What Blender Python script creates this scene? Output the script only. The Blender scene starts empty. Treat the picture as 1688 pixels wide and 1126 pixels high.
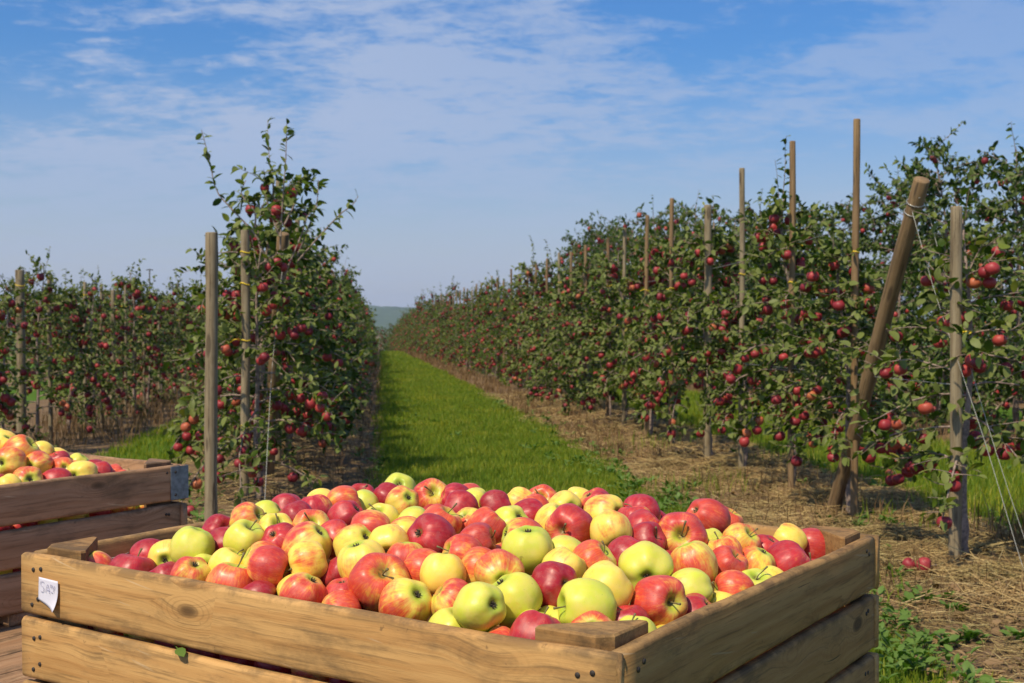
import bpy, math, random
import numpy as np
from mathutils import Vector, Matrix, Euler
R = math.radians
S = bpy.context.scene
COL = S.collection

# ------------------------------------------------------------------ camera
EYE = 1.25
F = 2000.0            # focal length in photo pixels (1688 wide)
HOR = 538.0
PITCH = math.atan((563 - HOR) / F)
cam_d = bpy.data.cameras.new('camera')
cam = bpy.data.objects.new('camera', cam_d); COL.objects.link(cam)
cam.location = (0, 0, EYE); cam.rotation_euler = (math.pi / 2 - PITCH, 0, 0)
cam_d.sensor_width = 36; cam_d.lens = 36 * F / 1688
cam_d.clip_start = .05; cam_d.clip_end = 20000
cam_d.dof.use_dof = True; cam_d.dof.focus_distance = 1.95; cam_d.dof.aperture_fstop = 13
S.camera = cam

# ------------------------------------------------------------------ light
SUN_EL = R(53); SUN_AZ = R(218)     # compass style: clockwise from +Y, where the sun stands
sd = Vector((math.sin(SUN_AZ) * math.cos(SUN_EL), math.cos(SUN_AZ) * math.cos(SUN_EL), math.sin(SUN_EL)))
sun_d = bpy.data.lights.new('sun', 'SUN'); sun_d.energy = 5.0; sun_d.angle = R(1.0); sun_d.color = (1, .865, .63)
sun = bpy.data.objects.new('sun', sun_d); COL.objects.link(sun)
sun.rotation_euler = sd.to_track_quat('Z', 'Y').to_euler()
S.view_settings.view_transform = 'Standard'; S.view_settings.look = 'None'
S.view_settings.exposure = 0.0; S.view_settings.gamma = 1; S.view_settings.use_curve_mapping = False
S.cycles.max_bounces = 6; S.cycles.transparent_max_bounces = 6; S.cycles.volume_bounces = 0
S.cycles.use_denoising = True


class NT:
    """small helper to write node trees"""
    def __init__(s, tree):
        s.t = tree; s.n = tree.nodes; s.l = tree.links
    def node(s, typ, **kw):
        n = s.n.new(typ)
        for k, v in kw.items():
            if k[0] == 'i' and k[1:].isdigit():
                i = n.inputs[int(k[1:])]
                s.put(i, v)
            elif k in [i.name for i in n.inputs] or k.replace('_', ' ') in [i.name for i in n.inputs]:
                nm = k if k in [i.name for i in n.inputs] else k.replace('_', ' ')
                s.put(n.inputs[nm], v)
            else:
                setattr(n, k, v)
        return n
    def put(s, sock, v):
        if isinstance(v, bpy.types.NodeSocket): s.l.new(v, sock)
        elif isinstance(v, bpy.types.Node): s.l.new(v.outputs[0], sock)
        elif sock.type == 'RGBA' and isinstance(v, (tuple, list)) and len(v) == 3: sock.default_value = (*v, 1)
        else: sock.default_value = v
    def m(s, op, a, b=None, c=None, clamp=False):
        n = s.n.new('ShaderNodeMath'); n.operation = op; n.use_clamp = clamp
        s.put(n.inputs[0], a)
        if b is not None: s.put(n.inputs[1], b)
        if c is not None: s.put(n.inputs[2], c)
        return n.outputs[0]
    def vm(s, op, a, b=None):
        n = s.n.new('ShaderNodeVectorMath'); n.operation = op
        s.put(n.inputs[0], a)
        if b is not None: s.put(n.inputs[1], b)
        return n.outputs[0]
    def sep(s, v):
        n = s.n.new('ShaderNodeSeparateXYZ'); s.put(n.inputs[0], v); return n.outputs
    def comb(s, x, y, z):
        n = s.n.new('ShaderNodeCombineXYZ'); s.put(n.inputs[0], x); s.put(n.inputs[1], y); s.put(n.inputs[2], z); return n.outputs[0]
    def noise(s, v, scale, detail=3, rough=.5, dist=0):
        n = s.n.new('ShaderNodeTexNoise'); s.put(n.inputs['Vector'], v)
        s.put(n.inputs['Scale'], scale); n.inputs['Detail'].default_value = detail
        n.inputs['Roughness'].default_value = rough; n.inputs['Distortion'].default_value = dist
        return n.outputs[0]
    def ss(s, v, a, b, lo=0., hi=1.):
        n = s.n.new('ShaderNodeMapRange'); n.interpolation_type = 'SMOOTHSTEP'
        s.put(n.inputs[0], v); s.put(n.inputs[1], a); s.put(n.inputs[2], b); s.put(n.inputs[3], lo); s.put(n.inputs[4], hi)
        return n.outputs[0]
    def mix(s, f, a, b, typ='MIX'):
        n = s.n.new('ShaderNodeMix'); n.data_type = 'RGBA'; n.blend_type = typ
        s.put(n.inputs[0], f); s.put(n.inputs[6], a); s.put(n.inputs[7], b)
        return n.outputs[2]
    def ramp(s, f, stops):
        n = s.n.new('ShaderNodeValToRGB'); s.put(n.inputs[0], f)
        e = n.color_ramp.elements
        while len(e) < len(stops): e.new(.5)
        for el, (p, c) in zip(e, stops): el.position = p; el.color = (*c, 1)
        return n.outputs[0]


# ------------------------------------------------------------------ sky
W = bpy.data.worlds.new('World'); S.world = W; W.use_nodes = True
w = NT(W.node_tree); w.n.clear()
sky = w.node('ShaderNodeTexSky', sky_type='NISHITA', sun_disc=False)
sky.sun_elevation = SUN_EL; sky.sun_rotation = SUN_AZ
sky.air_density = 1.3; sky.dust_density = 1.6; sky.ozone_density = 3.0
tc = w.node('ShaderNodeTexCoord')
d = w.sep(tc.outputs['Generated'])
den = w.m('ADD', w.m('MAXIMUM', d[2], 0.0), .16)
px = w.m('DIVIDE', d[0], den); py = w.m('DIVIDE', d[1], den)
pl = w.comb(px, w.m('MULTIPLY', py, 1.0), 0.0)
big = w.noise(w.vm('ADD', pl, (3.7, 1.3, .0)), 1.0, 3, .55, .3)
mid = w.noise(w.vm('MULTIPLY', w.vm('ADD', pl, (1.1, 4.2, .5)), (1.0, 1.35, 1)), 5.0, 8, .60, .25)
fine = w.noise(w.vm('MULTIPLY', pl, (1, 1.3, 1)), 19, 5, .6, .6)
cl = w.m('ADD', w.m('MULTIPLY', big, .75), w.m('ADD', w.m('MULTIPLY', mid, .66), w.m('MULTIPLY', fine, .24)))
mask = w.ss(cl, .72, .93)
elev = w.ss(d[2], .06, .17)
leftw = w.ss(d[0], .46, -.30, .45, 1.0)
mask = w.m('MULTIPLY', w.m('MULTIPLY', mask, w.m('ADD', w.m('MULTIPLY', elev, .65), .28)), leftw)
mask = w.m('MULTIPLY', mask, .95)
sat = w.node('ShaderNodeHueSaturation', Saturation=1.12, Color=sky)
hz = w.ss(d[2], .23, -.02)
tint = w.mix(1.0, sat, (.54, .97, 1.52), 'MULTIPLY')
base = w.mix(w.m('MULTIPLY', hz, .88), tint, (6.7, 7.0, 8.3))
col = w.mix(mask, base, (5.0, 6.0, 8.2))
bg = w.node('ShaderNodeBackground', Color=col, Strength=.088)
out = w.node('ShaderNodeOutputWorld'); w.l.new(bg.outputs[0], out.inputs[0])


# ------------------------------------------------------------------ materials
def mat(name):
    m = bpy.data.materials.new(name); m.use_nodes = True
    t = NT(m.node_tree); t.n.clear()
    o = t.node('ShaderNodeOutputMaterial')
    b = t.node('ShaderNodeBsdfPrincipled'); t.l.new(b.outputs[0], o.inputs[0])
    return m, t, b, o

def bump(t, b, h, strength=.4, dist=.003):
    n = t.node('ShaderNodeBump', Strength=strength, Distance=dist, Height=h)
    t.l.new(n.outputs[0], b.inputs['Normal'])

def wood_mat(name, fresh, old, dark, knots=True, axis=0):
    m, t, b, o = mat(name)
    tc = t.node('ShaderNodeTexCoord'); oi = t.node('ShaderNodeObjectInfo')
    rnd = t.m('MULTIPLY', oi.outputs['Random'], 37.0)
    v = t.vm('ADD', tc.outputs['Object'], t.comb(rnd, t.m('MULTIPLY', rnd, .37), t.m('MULTIPLY', rnd, .71)))
    perm = (1, 0, 2) if axis == 0 else (2, 0, 1)
    s3 = t.sep(v)
    if axis == 2: v = t.comb(s3[2], s3[0], s3[1]); s3 = t.sep(v)
    warp = t.noise(v, 3.0, 2)
    if knots:
        vo = t.node('ShaderNodeTexVoronoi', Vector=t.vm('MULTIPLY', v, (5.0, .0, 11.0)), Scale=1.0)
        vo.inputs['Randomness'].default_value = .95
        cc = t.sep(vo.outputs['Color'])
        gate = t.m('GREATER_THAN', cc[0], .40)
        dd = vo.outputs['Distance']
        infl = t.m('MULTIPLY', gate, t.ss(dd, .55, .05))
        kn = t.m('MULTIPLY', gate, t.ss(t.m('ADD', dd, t.m('MULTIPLY', cc[1], .07)), .17, .09))
    else:
        infl = t.m('MULTIPLY', warp, .2); kn = 0.0
    gz = t.m('ADD', s3[2], t.m('MULTIPLY', infl, .022))
    gz = t.m('ADD', gz, t.m('MULTIPLY', warp, .007))
    gv = t.comb(t.m('MULTIPLY', s3[0], 1.0), t.m('MULTIPLY', s3[1], 24.0), t.m('MULTIPLY', gz, 24.0))
    g1 = t.noise(gv, 2.2, 5, .6)
    g2 = t.noise(t.comb(t.m('MULTIPLY', s3[0], 4.0), t.m('MULTIPLY', s3[1], 115.0), t.m('MULTIPLY', gz, 115.0)), 1.6, 4, .7)
    wv = t.node('ShaderNodeTexWave', wave_type='BANDS', bands_direction='Z', Scale=9.0, Distortion=3.5, Detail=2.5, Vector=t.comb(t.m('MULTIPLY', s3[0], .7), s3[1], gz))
    st = t.noise(v, 5.5, 5, .6); st2 = t.noise(t.vm('ADD', v, (5, 3, 1)), 19, 5, .65)
    oc = t.sep(oi.outputs['Color'])
    age = t.ss(t.m('ADD', t.m('MULTIPLY', st, .75), t.m('ADD', t.m('MULTIPLY', st2, .35), oc[0])), .92, 1.35)
    c = t.mix(age, fresh, old)
    c = t.mix(t.m('MULTIPLY', t.ss(g1, .38, .72), .50), c, t.mix(1.0, c, dark, 'MULTIPLY'))
    c = t.mix(t.m('MULTIPLY', t.ss(wv.outputs[0], .45, 1.0), .22), c, t.mix(1.0, c, (.55, .38, .22), 'MULTIPLY'))
    c = t.mix(t.m('MULTIPLY', t.ss(g2, .50, .68), .42), c, (.07, .045, .022))
    if knots:
        ring = t.m('SINE', t.m('MULTIPLY', dd, 105.0))
        c = t.mix(t.m('MULTIPLY', t.m('MULTIPLY', infl, t.ss(ring, .2, 1.0)), .30), c, (.16, .085, .03))
        c = t.mix(t.m('MULTIPLY', kn, .80), c, (.075, .038, .016))
    oz = t.sep(tc.outputs['Object'])
    if axis == 0:
        ed = t.m('MULTIPLY', t.ss(t.m('ABSOLUTE', oz[2]), .034, .052), t.ss(t.noise(v, 14, 5, .7), .40, .62))
        c = t.mix(t.m('MULTIPLY', ed, .62), c, (.085, .058, .032))
        scr = t.noise(t.comb(t.m('MULTIPLY', s3[0], 6.0), s3[1], t.m('ADD', t.m('MULTIPLY', s3[2], 90.0), t.m('MULTIPLY', s3[0], 14.0))), 1.0, 2, .5)
        c = t.mix(t.m('MULTIPLY', t.ss(scr, .70, .76), .5), c, (.62, .46, .28))
        crk = t.noise(t.comb(t.m('MULTIPLY', s3[0], 2.2), s3[1], t.m('MULTIPLY', gz, 75.0)), 1.5, 3, .6)
        c = t.mix(t.m('MULTIPLY', t.ss(crk, .715, .735), .75), c, (.045, .028, .015))
    else:
        crk = t.noise(t.comb(t.m('MULTIPLY', s3[0], 1.6), t.m('MULTIPLY', s3[1], 60.0), t.m('MULTIPLY', s3[2], 60.0)), 1.5, 3, .6)
        c = t.mix(t.m('MULTIPLY', t.ss(crk, .60, .66), .75), c, (.05, .035, .022))
        kn2 = t.node('ShaderNodeTexVoronoi', Vector=t.vm('MULTIPLY', v, (3.5, 14, 14)), Scale=1.0)
        c = t.mix(t.m('MULTIPLY', t.ss(kn2.outputs['Distance'], .26, .16), .7), c, (.06, .04, .025))
    sp = t.noise(t.vm('ADD', v, (9, 2, 4)), 60, 3, .6)
    c = t.mix(t.m('MULTIPLY', t.ss(sp, .66, .76), .5), c, (.06, .04, .022))
    dirt = t.noise(t.vm('MULTIPLY', v, (2.0, 5.0, 5.0)), 2.0, 6, .7)
    c = t.mix(t.m('MULTIPLY', t.ss(dirt, .50, .72), .60), c, (.10, .07, .04))
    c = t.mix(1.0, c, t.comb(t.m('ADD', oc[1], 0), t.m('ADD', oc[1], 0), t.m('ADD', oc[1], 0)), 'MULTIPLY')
    t.put(b.inputs['Base Color'], c)
    b.inputs['Roughness'].default_value = .78; b.inputs['Specular IOR Level'].default_value = .25
    bump(t, b, t.m('ADD', t.m('MULTIPLY', g2, .5), t.m('ADD', t.m('MULTIPLY', g1, .7), t.m('MULTIPLY', st2, .35))), .55, .0022)
    return m

M = {}
M['crate'] = wood_mat('crate_wood', (.62, .36, .135), (.38, .22, .095), (.62, .46, .31))
M['old'] = wood_mat('weathered_crate_wood', (.40, .235, .13), (.24, .145, .085), (.50, .40, .32))
M['post'] = wood_mat('grey_post_wood', (.46, .35, .215), (.29, .235, .15), (.36, .30, .23), knots=False, axis=2)
M['anchor'] = wood_mat('brown_post_wood', (.40, .24, .11), (.27, .18, .095), (.38, .30, .2), knots=False, axis=2)

def simple(name, colr, rough=.6, metal=0., var=.0, scale=20):
    m, t, b, o = mat(name)
    if var:
        tc = t.node('ShaderNodeTexCoord')
        n = t.noise(tc.outputs['Object'], scale, 4, .6)
        c = t.mix(t.ss(n, .3, .7), tuple(x * (1 - var) for x in colr), tuple(min(1, x * (1 + var)) for x in colr))
        t.put(b.inputs['Base Color'], c)
    else: b.inputs['Base Color'].default_value = (*colr, 1)
    b.inputs['Roughness'].default_value = rough; b.inputs['Metallic'].default_value = metal
    return m
M['nail'] = simple('nail_hole', (.03, .022, .018), .7)
M['zinc'] = simple('galvanised_steel', (.22, .245, .27), .6, .6, .25, 60)
M['wire'] = simple('wire', (.50, .50, .48), .4, .6)
M['cord'] = simple('white_cord', (.42, .42, .38), .6)
M['tie'] = simple('yellow_tie', (.78, .56, .02), .5)
M['paper'] = simple('paper', (.66, .64, .74), .8, 0, .03, 40)
M['pen'] = simple('pencil', (.40, .38, .50), .8)
M['stem'] = simple('apple_stem', (.16, .13, .05), .7, 0, .4, 200)
M['calyx'] = simple('apple_calyx', (.055, .045, .028), .9)
M['steel'] = simple('dark_steel', (.06, .06, .06), .5, .6)

def apple_mat():
    m, t, b, o = mat('picked_apple_skin')
    tc = t.node('ShaderNodeTexCoord'); oi = t.node('ShaderNodeObjectInfo')
    P = tc.outputs['Object']; p = t.sep(P)
    k = t.sep(oi.outputs['Color'])           # R coverage, G ground hue, B blush hue
    rnd = t.m('MULTIPLY', oi.outputs['Random'], 53.0)
    Q = t.vm('ADD', P, t.comb(rnd, t.m('MULTIPLY', rnd, .6), t.m('MULTIPLY', rnd, .3)))
    ground = t.mix(k[1], (.57, .61, .060), (.84, .63, .080))
    # paler towards noise, greener around the cavities
    n0 = t.noise(Q, 1.6, 3)
    ground = t.mix(t.ss(n0, .35, .7), ground, t.mix(1.0, ground, (1.15, 1.0, 1.6), 'MULTIPLY'))
    rad = t.m('SQRT', t.m('ADD', t.m('MULTIPLY', p[0], p[0]), t.m('MULTIPLY', p[1], p[1])))
    absz = t.m('ABSOLUTE', p[2])
    cav = t.m('MULTIPLY', t.ss(rad, .62, .20), t.ss(absz, .4, .6))
    ground = t.mix(t.m('MULTIPLY', cav, .8), ground, (.30, .42, .02))
    # meridian stripes: noise over the angle, stretched along z
    ux = t.m('DIVIDE', p[0], t.m('ADD', rad, .02)); uy = t.m('DIVIDE', p[1], t.m('ADD', rad, .02))
    mer = t.comb(t.m('ADD', t.m('MULTIPLY', ux, 1.0), rnd), t.m('MULTIPLY', uy, 1.0), t.m('MULTIPLY', p[2], .16))
    s1 = t.noise(mer, 6.5, 4, .65, .15)
    s2 = t.noise(mer, 22, 3, .6, .1)
    blot = t.noise(Q, 1.25, 4, .62, .3); blot2 = t.noise(Q, 6.0, 4, .6)
    side = t.m('ADD', t.m('MULTIPLY', p[0], .30), t.m('MULTIPLY', p[2], .10))
    f = t.m('ADD', t.m('ADD', side, t.m('MULTIPLY', t.m('SUBTRACT', blot, .5), 1.5)), t.m('MULTIPLY', t.m('SUBTRACT', s1, .5), .72))
    f = t.m('ADD', f, t.m('MULTIPLY', t.m('SUBTRACT', blot2, .5), .25))
    f = t.m('ADD', f, t.m('MULTIPLY', t.m('SUBTRACT', k[0], .5), 1.65))
    f = t.m('SUBTRACT', f, t.m('MULTIPLY', cav, t.ss(k[0], 1.0, .4, .05, .40)))
    msk = t.ss(f, -.34, .34)
    red = t.mix(k[2], (.72, .10, .028), (.52, .024, .042))
    dk = t.m('MULTIPLY', t.ss(t.m('ADD', f, t.m('MULTIPLY', s2, .5)), .35, 1.15), t.m('ADD', k[2], .15))
    red = t.mix(t.m('MULTIPLY', dk, .9), red, (.30, .009, .020))
    red = t.mix(t.m('MULTIPLY', t.ss(s2, .46, .66), .60), red, t.mix(1.0, red, (1.35, 3.0, 1.2), 'MULTIPLY'))
    c = t.mix(msk, ground, red)
    # pale bloom and lenticels
    vo = t.node('ShaderNodeTexVoronoi', Vector=Q, Scale=9.0)
    dot = t.m('MULTIPLY', t.ss(vo.outputs['Distance'], .10, .05), t.m('GREATER_THAN', t.sep(vo.outputs['Color'])[0], .35))
    c = t.mix(t.m('MULTIPLY', dot, .55), c, (.76, .58, .30))
    bl = t.noise(Q, 3.0, 5, .7)
    c = t.mix(t.m('MULTIPLY', t.ss(bl, .4, .75), .10), c, (.78, .55, .48))
    spk = t.noise(t.vm('ADD', Q, (4, 4, 4)), 16, 2, .5)
    c = t.mix(t.m('MULTIPLY', t.ss(spk, .74, .79), .65), c, (.10, .06, .02))
    brz = t.noise(t.vm('ADD', Q, (8, 1, 6)), 2.6, 3, .6)
    c = t.mix(t.m('MULTIPLY', t.ss(brz, .70, .76), .45), c, (.20, .11, .03))
    rus = t.m('MULTIPLY', t.ss(rad, .26, .10), t.ss(absz, .3, .5))
    c = t.mix(t.m('MULTIPLY', rus, t.ss(t.noise(Q, 8, 3), .3, .6)), c, (.16, .13, .035))
    t.put(b.inputs['Base Color'], c)
    t.put(b.inputs['Roughness'], t.ss(bl, .3, .7, .34, .50))
    b.inputs['Specular IOR Level'].default_value = .42
    b.inputs['Subsurface Weight'].default_value = .06; b.inputs['Subsurface Radius'].default_value = (.5, .25, .08); b.inputs['Subsurface Scale'].default_value = .02
    bump(t, b, t.m('ADD', t.noise(Q, 2.6, 1), t.m('MULTIPLY', t.noise(Q, 40, 2), .012)), .25, .003)
    return m
M['apple'] = apple_mat()

def tree_apple_mat():
    m, t, b, o = mat('hanging_apple_skin')
    tc = t.node('ShaderNodeTexCoord'); oi = t.node('ShaderNodeObjectInfo'); g = t.node('ShaderNodeNewGeometry')
    r = t.m('FRACT', t.m('ADD', oi.outputs['Random'], g.outputs['Random Per Island']))
    n = t.noise(tc.outputs['Object'], 14, 4, .6)
    c = t.ramp(r, [(0, (.17, .010, .022)), (.4, (.27, .020, .030)), (.85, (.36, .035, .040)), (.99, (.44, .13, .05))])
    c = t.mix(t.m('MULTIPLY', t.ss(n, .45, .75), .3), c, (.42, .12, .07))
    t.put(b.inputs['Base Color'], c); b.inputs['Roughness'].default_value = .5
    b.inputs['Specular IOR Level'].default_value = .4
    return m
M['tapple'] = tree_apple_mat()

def leaf_mat(name, stops, under, trans=.28, patchy=False):
    m, t, b, o = mat(name)
    g = t.node('ShaderNodeNewGeometry'); oi = t.node('ShaderNodeObjectInfo'); tc = t.node('ShaderNodeTexCoord')
    r = t.m('ADD', t.m('MULTIPLY', g.outputs['Random Per Island'], .85), t.m('MULTIPLY', oi.outputs['Random'], .15))
    c = t.ramp(r, stops)
    n = t.noise(tc.outputs['Object'], 2.2, 2)
    c = t.mix(t.ss(n, .3, .7), c, t.mix(1.0, c, (.72, .80, .75), 'MULTIPLY'))
    if patchy:
        pn = t.noise(tc.outputs['Object'], .9, 4, .65)
        c = t.mix(t.m('MULTIPLY', t.ss(pn, .46, .66), .55), c, t.mix(1.0, c, (1.7, 1.28, 1.3), 'MULTIPLY'))
        c = t.mix(t.m('MULTIPLY', t.ss(t.noise(tc.outputs['Object'], 3.1, 3, .6), .5, .7), .4), c, t.mix(1.0, c, (.6, .72, .6), 'MULTIPLY'))
    c = t.mix(t.m('MULTIPLY', g.outputs['Backfacing'], .75), c, under)
    t.put(b.inputs['Base Color'], c); b.inputs['Roughness'].default_value = .45
    b.inputs['Specular IOR Level'].default_value = .16
    tr = t.node('ShaderNodeBsdfTranslucent', Color=t.mix(1.0, c, (1.3, 1.5, .5), 'MULTIPLY'))
    mx = t.node('ShaderNodeMixShader', i0=trans, i1=b, i2=tr); t.l.new(mx.outputs[0], o.inputs[0])
    return m
M['leaf'] = leaf_mat('apple_leaf', [(0, (.026, .055, .008)), (.35, (.052, .092, .011)), (.68, (.100, .150, .018)), (.90, (.19, .22, .035)), (1, (.34, .26, .06))], (.19, .22, .065))
M['leaf_dark'] = leaf_mat('dark_apple_leaf', [(0, (.020, .045, .007)), (.4, (.038, .075, .010)), (.8, (.075, .125, .016)), (1, (.17, .20, .035))], (.13, .17, .05))
M['grass'] = leaf_mat('grass_blade', [(0, (.14, .18, .014)), (.5, (.24, .28, .022)), (.85, (.33, .35, .04)), (1, (.46, .40, .14))], (.15, .24, .03), .35, True)
M['weed'] = leaf_mat('weed_leaf', [(0, (.05, .12, .015)), (.6, (.09, .19, .02)), (1, (.17, .26, .04))], (.14, .22, .05), .3)
M['straw'] = leaf_mat('straw', [(0, (.14, .085, .04)), (.45, (.36, .23, .10)), (.8, (.58, .41, .18)), (1, (.72, .56, .29))], (.4, .3, .16), .1)
M['dry'] = leaf_mat('dry_grass', [(0, (.10, .05, .028)), (.6, (.20, .115, .055)), (1, (.34, .22, .10))], (.25, .16, .08), .15)
M['litter'] = leaf_mat('dead_leaf', [(0, (.09, .045, .02)), (.5, (.22, .12, .045)), (.85, (.36, .20, .07)), (1, (.16, .17, .04))], (.26, .17, .09), .1)
M['bark'] = simple('bark', (.25, .185, .15), .85, 0, .45, 45)

# ------------------------------------------------------------------ mesh helpers
def link(name, me, parent=None, loc=None, rot=None):
    o = bpy.data.objects.new(name, me); COL.objects.link(o)
    if parent: o.parent = parent
    if loc is not None: o.location = loc
    if rot is not None: o.rotation_euler = rot
    return o

def empty(name, loc=(0, 0, 0), rz=0):
    o = bpy.data.objects.new(name, None); COL.objects.link(o); o.location = loc; o.rotation_euler = (0, 0, rz)
    o.empty_display_size = .1
    return o

def tag(o, label=None, cat=None, group=None, kind=None):
    if label: o['label'] = label
    if cat: o['category'] = cat
    if group: o['group'] = group
    if kind: o['kind'] = kind
    return o

def mesh(name, V, Fs, mats, mi=None, smooth=True):
    """V (n,3); Fs list of (m,k) index arrays with k = 3 or 4"""
    V = np.asarray(V, np.float32)
    me = bpy.data.meshes.new(name)
    me.vertices.add(len(V)); me.vertices.foreach_set('co', V.ravel())
    Fs = [np.asarray(f, np.int32) for f in Fs if len(f)]
    lt = np.concatenate([np.full(len(f), f.shape[1], np.int32) for f in Fs])
    li = np.concatenate([f.ravel() for f in Fs])
    me.loops.add(len(li)); me.loops.foreach_set('vertex_index', li)
    me.polygons.add(len(lt))
    me.polygons.foreach_set('loop_start', np.concatenate([[0], np.cumsum(lt)[:-1]]).astype(np.int32))
    if mi is not None: me.polygons.foreach_set('material_index', np.asarray(mi, np.int32))
    me.polygons.foreach_set('use_smooth', np.full(len(lt), smooth, bool))
    for m in (mats if isinstance(mats, (list, tuple)) else [mats]): me.materials.append(m)
    me.update(calc_edges=True); me.validate()
    return me

class Geo:
    def __init__(s): s.V = []; s.Q = []; s.T = []; s.n = 0; s.qm = []; s.tm = []
    def add(s, V, Q=(), T=(), m=0):
        V = np.asarray(V, float); s.V.append(V)
        if len(Q): s.Q.append(np.asarray(Q, int) + s.n); s.qm.append(np.full(len(Q), m))
        if len(T): s.T.append(np.asarray(T, int) + s.n); s.tm.append(np.full(len(T), m))
        s.n += len(V)
    def build(s, name, mats, smooth=True):
        Q = np.concatenate(s.Q) if s.Q else np.zeros((0, 4), int); T = np.concatenate(s.T) if s.T else np.zeros((0, 3), int)
        mi = np.concatenate([*s.qm, *s.tm])
        return mesh(name, np.concatenate(s.V), [Q, T], mats, mi, smooth)

def tube(g, P, rad, n=6, m=0, cap=True):
    P = np.asarray(P, float); k = len(P); rad = np.broadcast_to(rad, (k,))
    Tn = np.gradient(P, axis=0); Tn /= np.linalg.norm(Tn, axis=1)[:, None] + 1e-9
    ref = np.array([0, 0, 1.]) if abs(Tn[0][2]) < .8 else np.array([1., 0, 0])
    A = np.cross(Tn, ref); A /= np.linalg.norm(A, axis=1)[:, None] + 1e-9
    Bn = np.cross(Tn, A)
    th = np.arange(n) / n * 2 * np.pi
    V = P[:, None] + rad[:, None, None] * (A[:, None] * np.cos(th)[None, :, None] + Bn[:, None] * np.sin(th)[None, :, None])
    V = V.reshape(-1, 3)
    i = np.arange(k - 1)[:, None] * n; j = np.arange(n)[None]; j2 = (j + 1) % n
    Q = np.stack([i + j, i + j2, i + n + j2, i + n + j], -1).reshape(-1, 4)
    T = []
    if cap:
        V = np.vstack([V, P[:1], P[-1:]]); a = k * n; b = a + 1
        T = [(a, (q + 1) % n, q) for q in range(n)] + [(b, (k - 1) * n + q, (k - 1) * n + (q + 1) % n) for q in range(n)]
    g.add(V, Q, T, m)

def crom(P, n):
    P = np.asarray(P, float); k = len(P)
    X = np.vstack([2 * P[0] - P[1], P, 2 * P[-1] - P[-2]])
    out = []
    for tt in np.linspace(0, k - 1, n):
        i = min(int(tt), k - 2); u = tt - i
        a, b, c, e = X[i], X[i + 1], X[i + 2], X[i + 3]
        out.append(.5 * ((2 * b) + (-a + c) * u + (2 * a - 5 * b + 4 * c - e) * u * u + (-a + 3 * b - 3 * c + e) * u ** 3))
    return np.array(out)

def px2w(x, y, Y):
    """photo pixel at a given forward distance to a world point"""
    t = math.tan(0)
    return Vector(((x - 844) / F * Y, Y, EYE + (HOR - y) / F * Y))

# orchard coordinates: s along the rows, l across them
RA = math.atan(212 / F)
def row(s, l, z=0):
    return Vector((-math.sin(RA) * s + math.cos(RA) * l, math.cos(RA) * s + math.sin(RA) * l, z))
def curve_r(s): return -.0004 * s * s
def gz(s):
    s = np.asarray(s, float)
    a = np.clip(s - 55, 0, 24)
    return -.0022 * a * a - np.clip(s - 79, 0, 45) * .1
rs = np.random.RandomState(11)
# ------------------------------------------------------------------ ground
def ground_mat():
    m, t, b, o = mat('orchard_ground')
    g = t.node('ShaderNodeNewGeometry'); P = g.outputs['Position']; p = t.sep(P)
    ca, sa = math.cos(RA), math.sin(RA)
    l = t.m('ADD', t.m('MULTIPLY', p[0], ca), t.m('MULTIPLY', p[1], sa))
    s = t.m('SUBTRACT', t.m('MULTIPLY', p[1], ca), t.m('MULTIPLY', p[0], sa))
    right = t.m('GREATER_THAN', l, 1.0)
    ll = t.m('ADD', l, t.m('MULTIPLY', right, t.m('MULTIPLY', t.m('MULTIPLY', s, s), .0004)))
    n = t.noise(P, 1.3, 4, .6); n2 = t.noise(P, 6, 4, .6); n3 = t.noise(P, 55, 4, .65)
    u = t.m('ABSOLUTE', t.m('SUBTRACT', t.m('FLOORED_MODULO', t.m('ADD', ll, .94 + 1.93), 3.86), 1.93))
    u = t.m('MINIMUM', u, t.m('ABSOLUTE', t.m('ADD', l, 3.6)))
    u = t.m('ADD', u, t.m('MULTIPLY', t.m('SUBTRACT', n, .5), .45))
    strip = t.ss(u, 1.02, .86)
    near = t.m('LESS_THAN', t.m('ABSOLUTE', l), 60.0)
    strip = t.m('MULTIPLY', strip, near)
    soil = t.ramp(n2, [(0, (.12, .075, .042)), (.45, (.20, .13, .072)), (.75, (.29, .20, .11)), (1, (.38, .28, .16))])
    soil = t.mix(t.m('MULTIPLY', t.ss(n3, .4, .7), .5), soil, (.10, .065, .038))
    gr = t.ramp(n, [(0, (.055, .12, .012)), (.5, (.085, .165, .016)), (1, (.125, .20, .025))])
    gr = t.mix(t.m('MULTIPLY', t.ss(n3, .4, .7), .5), gr, (.045, .09, .01))
    t.put(b.inputs['Base Color'], t.mix(strip, gr, soil))
    b.inputs['Roughness'].default_value = .95; b.inputs['Specular IOR Level'].default_value = .1
    bump(t, b, t.m('ADD', n3, t.m('MULTIPLY', n2, 2.0)), .8, .03)
    return m
M['ground'] = ground_mat()
ys = np.concatenate([np.arange(-40, -4, 6), np.arange(-4, 30, .5), np.arange(30, 130, 2.5), [140, 180, 260, 400, 700, 1200, 2250]])
xs = np.concatenate([[-2250, -1200, -600, -250, -120, -70], np.arange(-50, -14, 2.5), np.arange(-14, 12, .4), np.arange(12, 50, 2.5), [70, 120, 250, 600, 1200, 2250]])
GX, GY = np.meshgrid(xs, ys)
gs = math.cos(RA) * GY - math.sin(RA) * GX
gl = math.cos(RA) * GX + math.sin(RA) * GY
def micro(X, Y):
    l = math.cos(RA) * X + math.sin(RA) * Y
    u = np.abs((l + .94 + 1.93) % 3.86 - 1.93)
    return .05 * np.exp(-(u / .45) ** 2) + .012 * np.sin(X * 3.1 + 1.7 * Y) * np.sin(Y * 2.3 + .6)
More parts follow.
